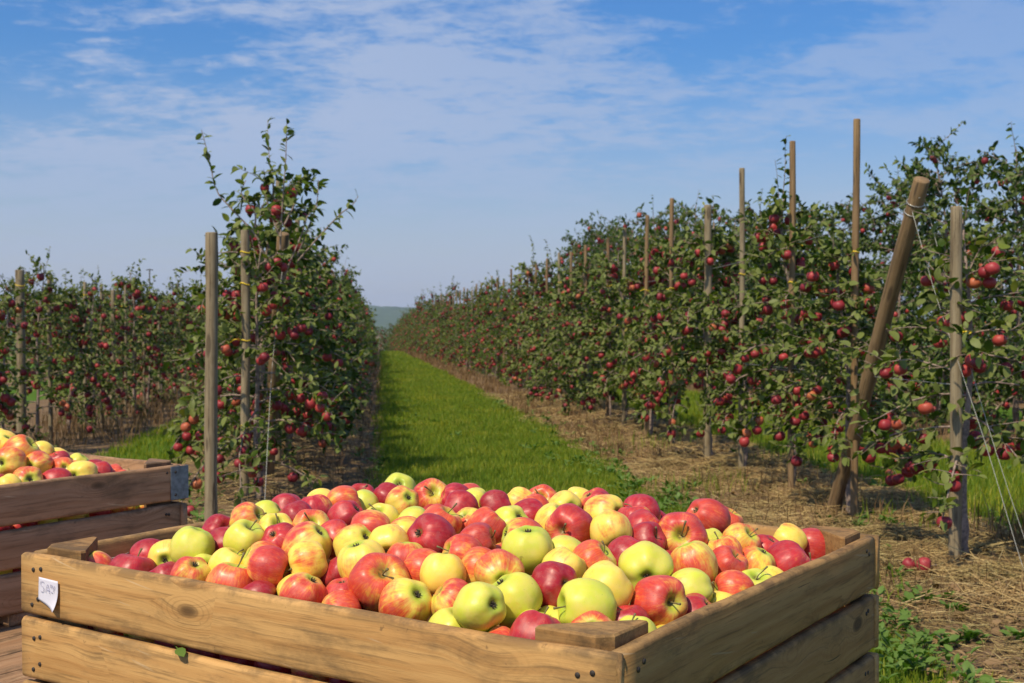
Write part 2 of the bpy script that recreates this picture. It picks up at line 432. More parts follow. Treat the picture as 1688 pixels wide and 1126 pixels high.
def gh(X, Y):
    X = np.asarray(X, float); Y = np.asarray(Y, float)
    s = math.cos(RA) * Y - math.sin(RA) * X
    return gz(s) + micro(X, Y) * (np.abs(X) < 40)
GZ = gh(GX, GY)
ny, nx = GX.shape
ii = np.arange(ny - 1)[:, None] * nx + np.arange(nx - 1)[None]
Q = np.stack([ii, ii + 1, ii + nx + 1, ii + nx], -1).reshape(-1, 4)
tag(link('ground', mesh('ground', np.stack([GX, GY, GZ], -1).reshape(-1, 3), [Q], M['ground'])), kind='structure')

# wooded hill far behind the orchard
def hill_mat():
    m, t, b, o = mat('wooded_hill')
    g = t.node('ShaderNodeNewGeometry')
    n = t.noise(t.vm('MULTIPLY', g.outputs['Position'], (.02, .02, .05)), 1.0, 5, .7)
    t.put(b.inputs['Base Color'], t.ramp(n, [(.3, (.035, .060, .020)), (.55, (.060, .095, .03)), (.7, (.12, .15, .06))]))
    b.inputs['Roughness'].default_value = 1
    return m
hx = np.linspace(-1900, 1900, 420); hy = np.linspace(1450, 2150, 26)
HX, HY = np.meshgrid(hx, hy)
prof = np.sin(np.clip((HY - 1450) / 700, 0, 1) * np.pi) ** .8
ridge = 26 + 5 * np.sin(HX / 310 + 1.9) + 2.5 * np.sin(HX / 50 + .4) + 5 * np.cos((HX + 230) / 200)
HZ = -7 + prof * ridge + rs.rand(*HX.shape) * 3 * prof
ny, nx = HX.shape
ii = np.arange(ny - 1)[:, None] * nx + np.arange(nx - 1)[None]
Q = np.stack([ii, ii + 1, ii + nx + 1, ii + nx], -1).reshape(-1, 4)
tag(link('hills', mesh('hills', np.stack([HX, HY, HZ], -1).reshape(-1, 3), [Q], hill_mat(), smooth=False)), kind='structure')

# ------------------------------------------------------------------ grass, straw, weeds (uncountable)
def strip_u(X, Y):
    l = math.cos(RA) * X + math.sin(RA) * Y; s = math.cos(RA) * Y - math.sin(RA) * X
    ll = l + np.where(l > 1.0, .0004 * s * s, 0)
    return np.minimum(np.abs((ll + .94 + 1.93) % 3.86 - 1.93), np.abs(l + 3.6)), s, l

def scatter(n, s0, s1, l0, l1, power=1.6):
    s = s0 + (s1 - s0) * rs.rand(n) ** power; l = l0 + (l1 - l0) * rs.rand(n)
    l = l - np.where(l > 1.0, .0004 * s * s, 0)
    X = -math.sin(RA) * s + math.cos(RA) * l; Y = math.cos(RA) * s + math.sin(RA) * l
    return X, Y, s

def blades(X, Y, h, wd, lean=.5):
    n = len(X); a = rs.rand(n) * 6.283; c, s_ = np.cos(a), np.sin(a)
    Z = gh(X, Y)
    b = np.stack([X, Y, Z], -1); sidev = np.stack([c, s_, 0 * c], -1)
    la = rs.rand(n) * 6.283; lv = np.stack([np.cos(la), np.sin(la), 0 * la], -1) * (rs.rand(n) * lean)[:, None] * h[:, None]
    up = np.array([0, 0, 1.]) * h[:, None]
    p0 = b - sidev * wd[:, None]; p1 = b + sidev * wd[:, None]
    mid = b + up * .6 + lv * .35
    p2 = mid + sidev * wd[:, None] * .8; p3 = mid - sidev * wd[:, None] * .8
    p4 = b + up + lv
    V = np.stack([p0, p1, p2, p3, p4], 1).reshape(-1, 3)
    i = np.arange(n)[:, None] * 5
    return V, i + np.array([[0, 1, 2, 3]]), i + np.array([[3, 2, 4]])

g = Geo()
def add_grass(n, s0, s1, l0, l1, h, wd, power=1.6, keep_lo=.80, keep_hi=1.0):
    X, Y, s = scatter(n, s0, s1, l0, l1, power)
    u, _, _ = strip_u(X, Y)
    patch = .5 + .5 * np.sin(X * 5.1 + 2 * np.sin(Y * 2.2)) * np.sin(Y * 3.7 + X)
    k = rs.rand(n) < np.clip((u - keep_lo + .10 * (patch - .5)) / (keep_hi - keep_lo), 0.0, 1)
    X, Y, s, patch = X[k], Y[k], s[k], patch[k]
    sc = 1 + s / 22
    hh = h * (.55 + .7 * rs.rand(len(X))) * (.8 + .5 * patch)
    V, Q, T = blades(X, Y, hh, wd * sc * (.7 + .6 * rs.rand(len(X))))
    g.add(V, Q, T)
add_grass(95000, 3.6, 14, -.25, 2.3, .058, .0022, 1.2)
add_grass(75000, 14, 38, -.25, 2.3, .062, .0030, 1.3)
add_grass(36000, 38, 80, -.25, 2.4, .09, .0042, 1.0)
add_grass(52000, 4, 26, 3.6, 6.3, .10, .0030, 1.5)
add_grass(40000, 5.5, 26, -4.2, -1.5, .065, .0030, 1.3)
X, Y, s = scatter(2200, 3.5, 14, 2.0, 3.9, 1.2)
k = (np.sin(X * 2.7 + 1) * np.sin(Y * 1.9) > .35)
V, Q, T = blades(X[k], Y[k], .09 + .08 * rs.rand(k.sum()), np.full(k.sum(), .003)); g.add(V, Q, T)
tag(link('grass', g.build('grass', M['grass'])), kind='stuff')

# straw lying on the strip under the right-hand row
def sticks(g, C, L, r, a, tilt, bend=.15):
    n = len(C); d = np.stack([np.cos(a) * np.cos(tilt), np.sin(a) * np.cos(tilt), np.sin(tilt)], -1)
    sd_ = np.stack([-np.sin(a), np.cos(a), 0 * a], -1); up = np.cross(d, sd_)
    up = up * np.sign(up[:, 2:3] + 1e-6)
    bd = (rs.rand(n) - .5)[:, None] * bend * L[:, None] * sd_ + (rs.rand(n) * .3)[:, None] * bend * L[:, None] * up
    pts = [C - d * L[:, None] * .5, C + bd, C + d * L[:, None] * .5]
    V = []
    for P in pts:
        V += [P - sd_ * r[:, None], P + sd_ * r[:, None], P + up * r[:, None] * 1.3]
    V = np.stack(V, 1).reshape(-1, 3); i = np.arange(n)[:, None] * 9
    Q = []
    for q in (0, 3):
        for a_, b_ in ((0, 1), (1, 2), (2, 0)): Q.append(i + np.array([[q + a_, q + b_, q + 3 + b_, q + 3 + a_]]))
    g.add(V, np.concatenate(Q))
g = Geo()
def add_straw(n, s0, s1, l0, l1, lmin, lmax, r, power=1.2, tmax=.3):
    X, Y, s = scatter(n, s0, s1, l0, l1, power)
    u, _, _ = strip_u(X, Y)
    clump = .5 + .5 * np.sin(X * 4.3 + 1.3 * np.sin(Y * 3.1)) * np.sin(Y * 4.7 + X * 1.3)
    k = (rs.rand(n) < np.clip((1.02 - u) * 6, 0, 1)) & (rs.rand(n) < .35 + .65 * clump)
    X, Y, s, clump = X[k], Y[k], s[k], clump[k]; n = len(X)
    Z = gh(X, Y) + .004 + rs.rand(n) ** 2 * (.012 + .045 * clump)
    sticks(g, np.stack([X, Y, Z], -1), lmin + (lmax - lmin) * rs.rand(n) ** 2, r * (.6 + .8 * rs.rand(n)) * (1 + s / 25), rs.rand(n) * 6.283, (rs.rand(n) - .5) * 2 * tmax)
add_straw(20000, 3.2, 9, 1.9, 4.0, .04, .30, .0013, 1.1, .28)
add_straw(16000, 9, 22, 1.9, 4.0, .06, .34, .0017, 1.3, .35)
add_straw(9000, 5, 20, -2.0, 0, .05, .28, .0016, 1.0, .3)
add_straw(2600, 3.4, 6.4, 2.6, 3.7, .12, .45, .0016, 1.0, .45)
for q in range(26):
    s_ = rs.uniform(3.8, 11); l_ = rs.uniform(2.2, 3.7); c_ = row(s_, l_); k = 260
    ang = rs.uniform(0, 6.28); X = c_.x + rs.randn(k) * .16; Y = c_.y + rs.randn(k) * .12
    sticks(g, np.stack([X, Y, gh(X, Y) + .01 + rs.rand(k) * .07 * np.exp(-((X - c_.x) ** 2 + (Y - c_.y) ** 2) / .05)], -1), .08 + .22 * rs.rand(k), .0012 + .0012 * rs.rand(k), ang + rs.randn(k) * .7, rs.randn(k) * .22, .3)
tag(link('straw', g.build('straw', M['straw'])), kind='stuff')

# dry brown weeds standing along the foot of the rows
g = Geo()
for (n, s0, s1, l0, l1, h) in ((4200, 11, 45, 2.05, 2.75, .13), (6500, 10, 34, -4.4, -2.75, .22), (1500, 8, 40, -.75, -.05, .14), (2500, 40, 78, 2.05, 2.9, .2), (1800, 6, 30, 5.9, 7.0, .25), (1500, 3.4, 9, 2.1, 3.8, .14), (1500, 4.6, 6.6, 3.0, 3.8, .28)):
    X, Y, s = scatter(n, s0, s1, l0, l1, 1.2)
    c = np.sin(X * 3.3 + Y) * np.sin(Y * 1.7) > -.25
    X, Y, s = X[c], Y[c], s[c]
    V, Q, T = blades(X, Y, h * (.4 + .9 * rs.rand(len(X))), .0022 * (1 + s / 12), .8); g.add(V, Q, T)
tag(link('dry_grass', g.build('dry_grass', M['dry'])), kind='stuff')

# ------------------------------------------------------------------ leaves
LX = np.array([0, .22, .22, .22, .52, .52, .52, .80, .80, .80, 1.0])
LY = np.array([0, -.19, 0, .19, -.255, 0, .255, -.17, 0, .17, 0])
LQ = np.array([[1, 2, 5, 4], [2, 3, 6, 5], [4, 5, 8, 7], [5, 6, 9, 8]])
LT = np.array([[0, 2, 1], [0, 3, 2], [7, 8, 10], [8, 9, 10]])
def leaves(g, B, D, Nn, size, fold=.10, m=0, r=None):
    """one folded, drooping blade of eleven points for every row of B"""
    r = r or rs
    n = len(B)
    D = D / (np.linalg.norm(D, axis=1)[:, None] + 1e-9)
    Sv = np.cross(Nn, D); Sv /= np.linalg.norm(Sv, axis=1)[:, None] + 1e-9
    Nn = np.cross(D, Sv)
    curl = (.10 + .30 * r.rand(n))[:, None]; fo = (fold * (.3 + 1.9 * r.rand(n)))[:, None]; wd = (.85 + .35 * r.rand(n))[:, None]
    x = LX[None] * np.ones((n, 1)); y = LY[None] * wd; z = -curl * LX[None] ** 2 + fo * np.abs(LY[None]) * 2.4
    V = B[:, None] + size[:, None, None] * (D[:, None] * x[..., None] + Sv[:, None] * y[..., None] + Nn[:, None] * z[..., None])
    i = np.arange(n)[:, None, None] * 11
    g.add(V.reshape(-1, 3), (i + LQ[None]).reshape(-1, 4), (i + LT[None]).reshape(-1, 3), m)
def leaves_low(g, B, D, Nn, size, m=0):
    n = len(B)
    D = D / (np.linalg.norm(D, axis=1)[:, None] + 1e-9)
    Sv = np.cross(Nn, D); Sv /= np.linalg.norm(Sv, axis=1)[:, None] + 1e-9
    pts = [B, B + size[:, None] * (D * .5 - Sv * .27), B + size[:, None] * D, B + size[:, None] * (D * .5 + Sv * .27)]
    V = np.stack(pts, 1).reshape(-1, 3); i = np.arange(n)[:, None] * 4
    g.add(V, i + np.array([[0, 1, 2, 3]]), m=m)

# leaf litter on the bare strips
g = Geo(); n = 2600; X, Y, s = scatter(n, 3.4, 18, 1.9, 3.9, 1.3)
a = rs.rand(n) * 6.28
leaves(g, np.stack([X, Y, gh(X, Y) + .012 + .02 * rs.rand(n)], -1), np.stack([np.cos(a), np.sin(a), rs.randn(n) * .25], -1), np.array([0, 0, 1.]) + rs.randn(n, 3) * .35, .035 + .035 * rs.rand(n), .2)
tag(link('leaf_litter', g.build('leaf_litter', M['litter'])), kind='stuff')

# weeds: broad-leaved clumps
g = Geo()
def rosette(X, Y, n, h, sz):
    Z = gh(X, Y)
    a = rs.rand(n) * 6.283; e = .15 + rs.rand(n) * 1.0; rr = rs.rand(n) * h
    D = np.stack([np.cos(a) * np.cos(e), np.sin(a) * np.cos(e), np.sin(e)], -1)
    B = np.array([X, Y, 0.])[None] + np.stack([np.cos(a) * rr * .9, np.sin(a) * rr * .9, Z + .01 + rs.rand(n) * h * .8], -1)
    Nn = np.stack([-np.cos(a) * np.sin(e), -np.sin(a) * np.sin(e), np.cos(e)], -1) + rs.randn(n, 3) * .25
    leaves(g, B, D, Nn, sz * (.5 + .8 * rs.rand(n)), .12)
WEEDS = [(1470, 1005, .07), (1470, 1040, .10), (1485, 1100, .12), (1530, 1110, .12), (1510, 1080, .10), (1455, 1125, .12), (1560, 1126, .10), (1040, 806, .12), (1000, 790, .10), (1075, 822, .12), (1095, 835, .10), (960, 772, .1), (1110, 812, .08), (1020, 755, .08), (930, 765, .1), (1630, 1070, .06), (1580, 1000, .04), (1470, 960, .07), (1120, 840, .1), (330, 840, .10), (345, 870, .10), (320, 815, .1), (1640, 780, .06), (1676, 770, .06), (1440, 880, .06), (880, 745, .09)]
for x, y, h in WEEDS:
    Yd = EYE * F / (y - HOR)
    for q in range(4):
        rosette((x - 844) / F * Yd + rs.randn() * .10, Yd + rs.randn() * .14, 20, h * .75, .042)
for q in range(170):
    s = 3.6 + 16 * rs.rand() ** 1.5; l = rs.choice([rs.uniform(1.75, 2.15), rs.uniform(3.7, 4.1), rs.uniform(-.3, .0), rs.uniform(.2, 1.8), rs.uniform(2.1, 3.8)], p=[.45, .15, .15, .15, .10])
    q_ = row(s, l); rosette(q_.x, q_.y, 14, .05, .05)
tag(link('weeds', g.build('weeds', M['weed'])), kind='stuff')

# ------------------------------------------------------------------ apple shapes
PROF = [(0, .60), (.07, .615), (.17, .70), (.30, .815), (.45, .865), (.63, .82), (.82, .64), (.955, .34), (1.0, .03), (.965, -.28), (.85, -.56), (.68, -.76), (.50, -.87), (.36, -.905), (.24, -.87), (.13, -.80), (0, -.765)]
def apple_mesh(name, m, seed, nr=30, ns=40, lobes=.035, tall=1.0):
    r = np.random.RandomState(seed)
    P = crom(PROF, nr); P[0, 0] = P[-1, 0] = 0; P[:, 0] = np.maximum(P[:, 0], 0)
    th = np.arange(ns) / ns * 2 * np.pi
    ph = r.rand(4) * 6.28; el = .035 * r.rand(); waist = .06 * r.rand()
    V = []
    for (rr, z) in P[1:-1]:
        low = np.clip(-z, 0, 1); hi = np.clip(z, 0, 1)
        k = 1 + lobes * (low * 1.3 + .35 + hi * .8) * np.cos(5 * th + ph[0]) + el * np.cos(2 * th + ph[1]) + .018 * np.cos(3 * th + ph[2])
        rad = rr * k * (1 - waist * low)
        zz = z * tall + .05 * rr * np.cos(th + ph[3]) * (1 if z > 0 else .5) + .022 * rr * np.cos(5 * th + ph[0]) * (-1 if z < 0 else 1)
        V.append(np.stack([rad * np.cos(th), rad * np.sin(th), zz], -1))
    V = np.concatenate(V); k = nr - 2
    i = np.arange(k - 1)[:, None] * ns; j = np.arange(ns)[None]; j2 = (j + 1) % ns
    Q = np.stack([i + j, i + ns + j, i + ns + j2, i + j2], -1).reshape(-1, 4)
    V = np.vstack([V, [[0, 0, P[0, 1] * tall]], [[0, 0, P[-1, 1] * tall]]]); a = k * ns; b = a + 1
    T = [(a, q, (q + 1) % ns) for q in range(ns)] + [(b, (k - 1) * ns + (q + 1) % ns, (k - 1) * ns + q) for q in range(ns)]
    return mesh(name, V, [Q, np.array(T)], m)
AM = [apple_mesh('apple_body', M['apple'], q + 3, tall=tl, lobes=lb * 1.0) for q, (tl, lb) in enumerate([(1.0, .03), (.95, .045), (1.06, .025), (.97, .05), (1.02, .035), (.92, .03), (1.0, .055)])]
def stem_mesh(seed):
    r = np.random.RandomState(seed); g = Geo(); b = r.randn(2) * .16; h = 1.02 + .35 * r.rand()
    P = crom([(0, 0, .58), (b[0] * .2, b[1] * .2, .78), (b[0] * .8, b[1] * .8, .95), (b[0] * 1.7, b[1] * 1.7, h)], 9)
    tube(g, P, np.array([.035, .03, .027, .025, .025, .026, .03, .042, .05]), 7)
    return g.build('stem', M['stem'])
SM = [stem_mesh(q) for q in range(5)]
def calyx_mesh():
    g = Geo()
    for q in range(5):
        a = q / 5 * 6.283
        c, s = math.cos(a), math.sin(a)
        P = crom([(0, 0, -.76), (.06 * c, .06 * s, -.80), (.11 * c, .11 * s, -.87), (.09 * c + .02, .09 * s, -.93)], 6)
        tube(g, P, np.array([.03, .03, .035, .032, .02, .006]), 5)
    return g.build('calyx', M['calyx'])
CM = calyx_mesh()
# ------------------------------------------------------------------ crates
TH = .5925
E1 = Vector((math.cos(TH), -math.sin(TH), 0)); E2 = Vector((math.sin(TH), math.cos(TH), 0))
CW, CL, ZT, DECK = 1.2, 1.0458, .8482, .485
CEN = [Vector((-.0797, 2.2417, 0)), Vector((-1.7407, 3.4488, 0))]
BT, BH, GAP = .022, .1045, .0095

def board_mesh(name, L, H, T, m, seed, r=.008, n=30, wob=.0016):
    """rounded plank: length along X, thickness along Y, height along Z, centred"""
    rr = np.random.RandomState(seed)
    k = 4; pr = []
    for (cx, cz, a0) in ((1, 1, 0), (-1, 1, 90), (-1, -1, 180), (1, -1, 270)):
        for q in range(k):
            a = R(a0 + 90 * q / (k - 1))
            pr.append((cx * (T / 2 - r) + r * math.cos(a), cz * (H / 2 - r) + r * math.sin(a)))
    pr = np.array(pr); c = len(pr)
    xs = np.linspace(-L / 2, L / 2, n); f1, f2 = rr.rand(2) * 6
    V = []
    for i, x in enumerate(xs):
        w1 = wob * math.sin(x * 5 + f1) + wob * .5 * math.sin(x * 17 + f2)
        e = .994 if i in (0, n - 1) else 1
        for (y, z) in pr:
            V.append((x + (rr.randn() * .0004), y * e + w1 * .5 + rr.randn() * .00018, z * e + w1 * (1 if z > 0 else -.6) + rr.randn() * .00025))
    i = np.arange(n - 1)[:, None] * c; j = np.arange(c)[None]; j2 = (j + 1) % c
    Q = np.stack([i + j, i + j2, i + c + j2, i + c + j], -1).reshape(-1, 4)
    V = V + [(-L / 2 - .001, 0, 0), (L / 2 + .001, 0, 0)]; a = n * c; b = a + 1
    T_ = [(a, (q + 1) % c, q) for q in range(c)] + [(b, (n - 1) * c + q, (n - 1) * c + (q + 1) % c) for q in range(c)]
    return mesh(name, V, [Q, np.array(T_)], m)

def prism_mesh(name, pts, z0, z1, m, bev=.003):
    """vertical prism over a convex outline, its top edge bevelled"""
    pts = np.array(pts, float); c = pts.mean(0); n = len(pts)
    ins = c + (pts - c) * (1 - bev / np.linalg.norm(pts - c, axis=1))[:, None]
    V = [(*p, z0) for p in pts] + [(*p, z1 - bev) for p in pts] + [(*p, z1) for p in ins]
    Q = []
    for a in (0, n):
        for q in range(n): Q.append((a + q, a + (q + 1) % n, a + n + (q + 1) % n, a + n + q))
    V.append((c[0], c[1], z1)); k = len(V) - 1
    T = [(2 * n + q, 2 * n + (q + 1) % n, k) for q in range(n)]
    return mesh(name, V, [np.array(Q), np.array(T)], m, smooth=False)

ng = Geo(); tube(ng, [(0, 0, -.0012), (0, 0, .0012)], [.0042, .0038], 8)
nail_me = ng.build('nail', M['nail'])

def make_crate(name, cen, m, age, bright, label, right_shade):
    root = empty(name, (cen.x, cen.y, DECK), -TH); tag(root, label, 'crate')
    rr = np.random.RandomState(3 if m is M['crate'] else 8)
    zt = ZT - DECK
    for k in range(3):
        zc = zt - BH / 2 - k * (BH + GAP)
        for side in range(4):
            if side < 2:       # boards along the wide faces, ends showing
                L = CW; y = (-1 if side == 0 else 1) * (CL / 2 - BT / 2); loc = (0, y, zc); rot = 0
            else:
                L = CL - 2 * BT - .003; x = (1 if side == 2 else -1) * (CW / 2 - BT / 2 - .0015); loc = (x, 0, zc); rot = math.pi / 2
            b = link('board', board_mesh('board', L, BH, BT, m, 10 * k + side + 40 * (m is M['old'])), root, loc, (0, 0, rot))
            b.color = (age + (.10 if side == 2 else 0) + rr.uniform(-.06, .06), bright * (right_shade if side == 2 else 1) * rr.uniform(.95, 1.04), 0, 1)  # right-hand boards toned darker and greyer: that face's shade is put into their colour
            # nails near both ends
            if side in (0, 2):
                for e in (-1, 1):
                    for (dx, dz) in ((.038, .027), (.052, .024), (.036, -.030), (.054, -.022))[:4 if side == 0 else 2]:
                        dx += rr.uniform(-.006, .006); dz += rr.uniform(-.008, .008)
                        xx = e * (L / 2 - dx)
                        if side == 0: nl = (xx, -CL / 2 + .0004, zc + dz); nr = (math.pi / 2, 0, 0)
                        else: nl = (CW / 2 - .0010, xx, zc + dz); nr = (0, math.pi / 2, 0)
                        no = link('nail', nail_me, root, nl, nr)
    # triangular corner posts
    for (sx, sy, ex, ext) in ((1, -1, .014, .108), (1, 1, .010, .105), (-1, -1, .013, .112), (-1, 1, .006, .105)):
        X = sx * (CW / 2 - BT - .002); Y = sy * (CL / 2 - BT - .002)
        cut = .018
        pts = [(X - sx * cut, Y), (X, Y - sy * cut), (X, Y - sy * ext), (X - sx * .010, Y - sy * ext), (X - sx * ext, Y - sy * .010), (X - sx * ext, Y)]
        if sx * sy > 0: pts = pts[::-1]
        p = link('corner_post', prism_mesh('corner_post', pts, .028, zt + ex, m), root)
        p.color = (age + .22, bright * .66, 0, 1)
    # bottom slats and skids
    for q in range(7):
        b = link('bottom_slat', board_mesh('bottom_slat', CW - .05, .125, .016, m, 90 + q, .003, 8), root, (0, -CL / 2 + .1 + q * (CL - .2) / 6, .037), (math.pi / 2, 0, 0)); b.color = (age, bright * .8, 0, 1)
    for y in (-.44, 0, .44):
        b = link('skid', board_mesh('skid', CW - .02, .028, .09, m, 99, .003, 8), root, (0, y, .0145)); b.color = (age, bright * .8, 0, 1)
    return root
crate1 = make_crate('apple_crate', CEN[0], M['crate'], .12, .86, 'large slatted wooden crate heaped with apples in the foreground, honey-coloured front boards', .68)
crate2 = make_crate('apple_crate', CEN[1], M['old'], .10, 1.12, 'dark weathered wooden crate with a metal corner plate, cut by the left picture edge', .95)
# galvanised plate on the far corner of the left crate
g = Geo()
hw, z1, z0, t_ = .052, ZT - DECK - .004, ZT - DECK - .1, .0025
X, Y = CW / 2, CL / 2
def boxg(g, a, b, m=0):
    (x0, y0, z0), (x1, y1, z1) = a, b
    g.add([(x0, y0, z0), (x1, y0, z0), (x1, y1, z0), (x0, y1, z0), (x0, y0, z1), (x1, y0, z1), (x1, y1, z1), (x0, y1, z1)],
          [(0, 3, 2, 1), (4, 5, 6, 7), (0, 1, 5, 4), (1, 2, 6, 5), (2, 3, 7, 6), (3, 0, 4, 7)], m=m)
boxg(g, (X + .0005, Y - .062, z0), (X + t_, Y + t_, z1)); boxg(g, (X - .06, Y + .0005, z0), (X + .0005, Y + t_, z1))
plate = link('corner_plate', g.build('corner_plate', M['zinc'], False), crate2)
g = Geo()
for dz in (.014, .080):
    g = Geo()
    tube(g, [(X + t_ - .001, Y - .045, z0 + dz), (X + t_ + .0025, Y - .045, z0 + dz)], [.0055, .003], 8)
    link('rivet', g.build('rivet', M['nail']), plate)

# trailer under the crates
tr = empty('farm_trailer', (CEN[0].x, CEN[0].y, 0), -TH); tag(tr, 'low flat trailer with grey plank deck carrying both apple crates', 'trailer')
u0, u1, v0, v1 = -3.4, .64, -.60, .70
nb = int((u1 - u0) / .135)
for q in range(nb):
    b = link('deck_plank', board_mesh('deck_plank', v1 - v0, .128, .03, M['old'], 200 + q, .003, 10, .0008), tr, (u0 + .067 + q * .135, (v0 + v1) / 2, DECK - .0165), (math.pi / 2, 0, math.pi / 2)); b.color = (.30, .95, 0, 1)
g = Geo()
for v in (v0 + .12, v1 - .12): boxg(g, (u0, v - .03, DECK - .115), (u1 - .02, v + .03, DECK - .0345))
for q in np.linspace(u0 + .05, u1 - .1, 5): boxg(g, (q - .025, v0 + .15, DECK - .10), (q + .025, v1 - .15, DECK - .04))
link('chassis', g.build('chassis', M['steel'], False), tr)
for v in (v0 + .06, v1 - .06):
    for uu in (-2.6, -1.9):
        g = Geo(); n = 28
        P = [(uu + .19 * math.cos(a), v, .20 + .19 * math.sin(a)) for a in np.linspace(0, 6.283, n)]
        tube(g, P, .055 * .9, 10, cap=False)
        wv = link('wheel', g.build('wheel', M['steel']), tr)
        g = Geo(); tube(g, [(uu, v - .04, .20), (uu, v + .04, .20)], [.15, .15], 18); link('rim', g.build('rim', M['zinc']), wv)

# paper note on the front boards
def crate_pt(c, u, v, z): return CEN[c] + E1 * u + E2 * v + Vector((0, 0, z))
note = empty('paper_note', crate_pt(0, -CW / 2 + .082, -CL / 2 - .001, ZT - .055), -TH)
tag(note, 'small white paper note with handwriting stuck on the front crate board', 'note')
n = 12; V = []
wN, hN = .056, .044
for i in range(n):
    for j in range(n):
        a, b = i / (n - 1), j / (n - 1)
        x = (a - .5) * wN * (1 + .06 * b); z = (.5 - b) * hN * (1 - .10 * (1 - a)) - .004 * a - .010 * a * b * (b > .3)
        lift = .016 * max(0, (a + b) - 1.25) ** 2 * 1.1 + .0015 * a
        V.append((x - lift * .4, -.0006 - lift, z + lift * .2))
V = np.array(V); i = (np.arange(n - 1)[:, None] * n + np.arange(n - 1)[None]).reshape(-1, 1)
Qp = np.concatenate([i, i + n, i + n + 1, i + 1], 1)
me = mesh('sheet', V, [Qp], M['paper']); sh = link('sheet', me, note)
sm = sh.modifiers.new('solid', 'SOLIDIFY'); sm.thickness = .0003; sm.offset = 0
g = Geo()
def pen(pts, r=.00042):
    P = crom([((x - .5) * wN, -.0022 - (.002 * x), (.5 - y) * hN) for x, y in pts], 4 * len(pts)); tube(g, P, r, 5)
pen([(.30, .22), (.22, .18), (.13, .24), (.14, .34), (.24, .40), (.30, .50), (.24, .60), (.13, .58)])           # S
pen([(.40, .60), (.44, .42), (.50, .26)]); pen([(.50, .26), (.56, .42), (.60, .62)]); pen([(.42, .48), (.59, .50)], .0004)  # A
pen([(.66, .24), (.66, .38)]); pen([(.66, .28), (.71, .25), (.73, .38)])                                       # small raised n
pen([(.78, .28), (.80, .38), (.85, .36)]); pen([(.88, .27), (.85, .36), (.80, .52)])                             # y
pen([(.64, .52), (.76, .56)])                                                                                # dash
link('handwriting', g.build('handwriting', M['pen']), note)

# leaf caught between two boards, leaf on an apple, dry twig in the corner
def lone_leaf(loc, D, N, size, label, group=None):
    g = Geo(); leaves(g, np.array([[0, 0, 0.]]), np.array([D], float), np.array([N], float), np.array([size]), .1)
    tube(g, [(0, 0, 0), tuple(-np.array(D) * .018 / np.linalg.norm(D))], .0009, 5)
    o = link('leaf', g.build('leaf', M['weed']), None, loc); tag(o, label, 'leaf', group)
lone_leaf(crate_pt(0, -CW / 2 + .405, -CL / 2 + .004, ZT - BH - .0045), tuple(E1 * .9 - E2 * .45 + Vector((0, 0, -.03))), tuple(-E2 * .35 + Vector((0, 0, 1.))), .034, 'green leaf poking out between the top two front boards')
g = Geo(); tube(g, crom([(0, 0, 0), (.02, .010, .004), (.045, .014, .006), (.065, .025, .012)], 10), np.linspace(.0022, .001, 10), 5)
tag(link('twig', g.build('twig', M['bark']), None, crate_pt(0, -CW / 2 + .10, -CL / 2 + .07, ZT - .018), (0, 0, .25)), 'thin dry twig lying in the left corner of the front crate', 'twig')

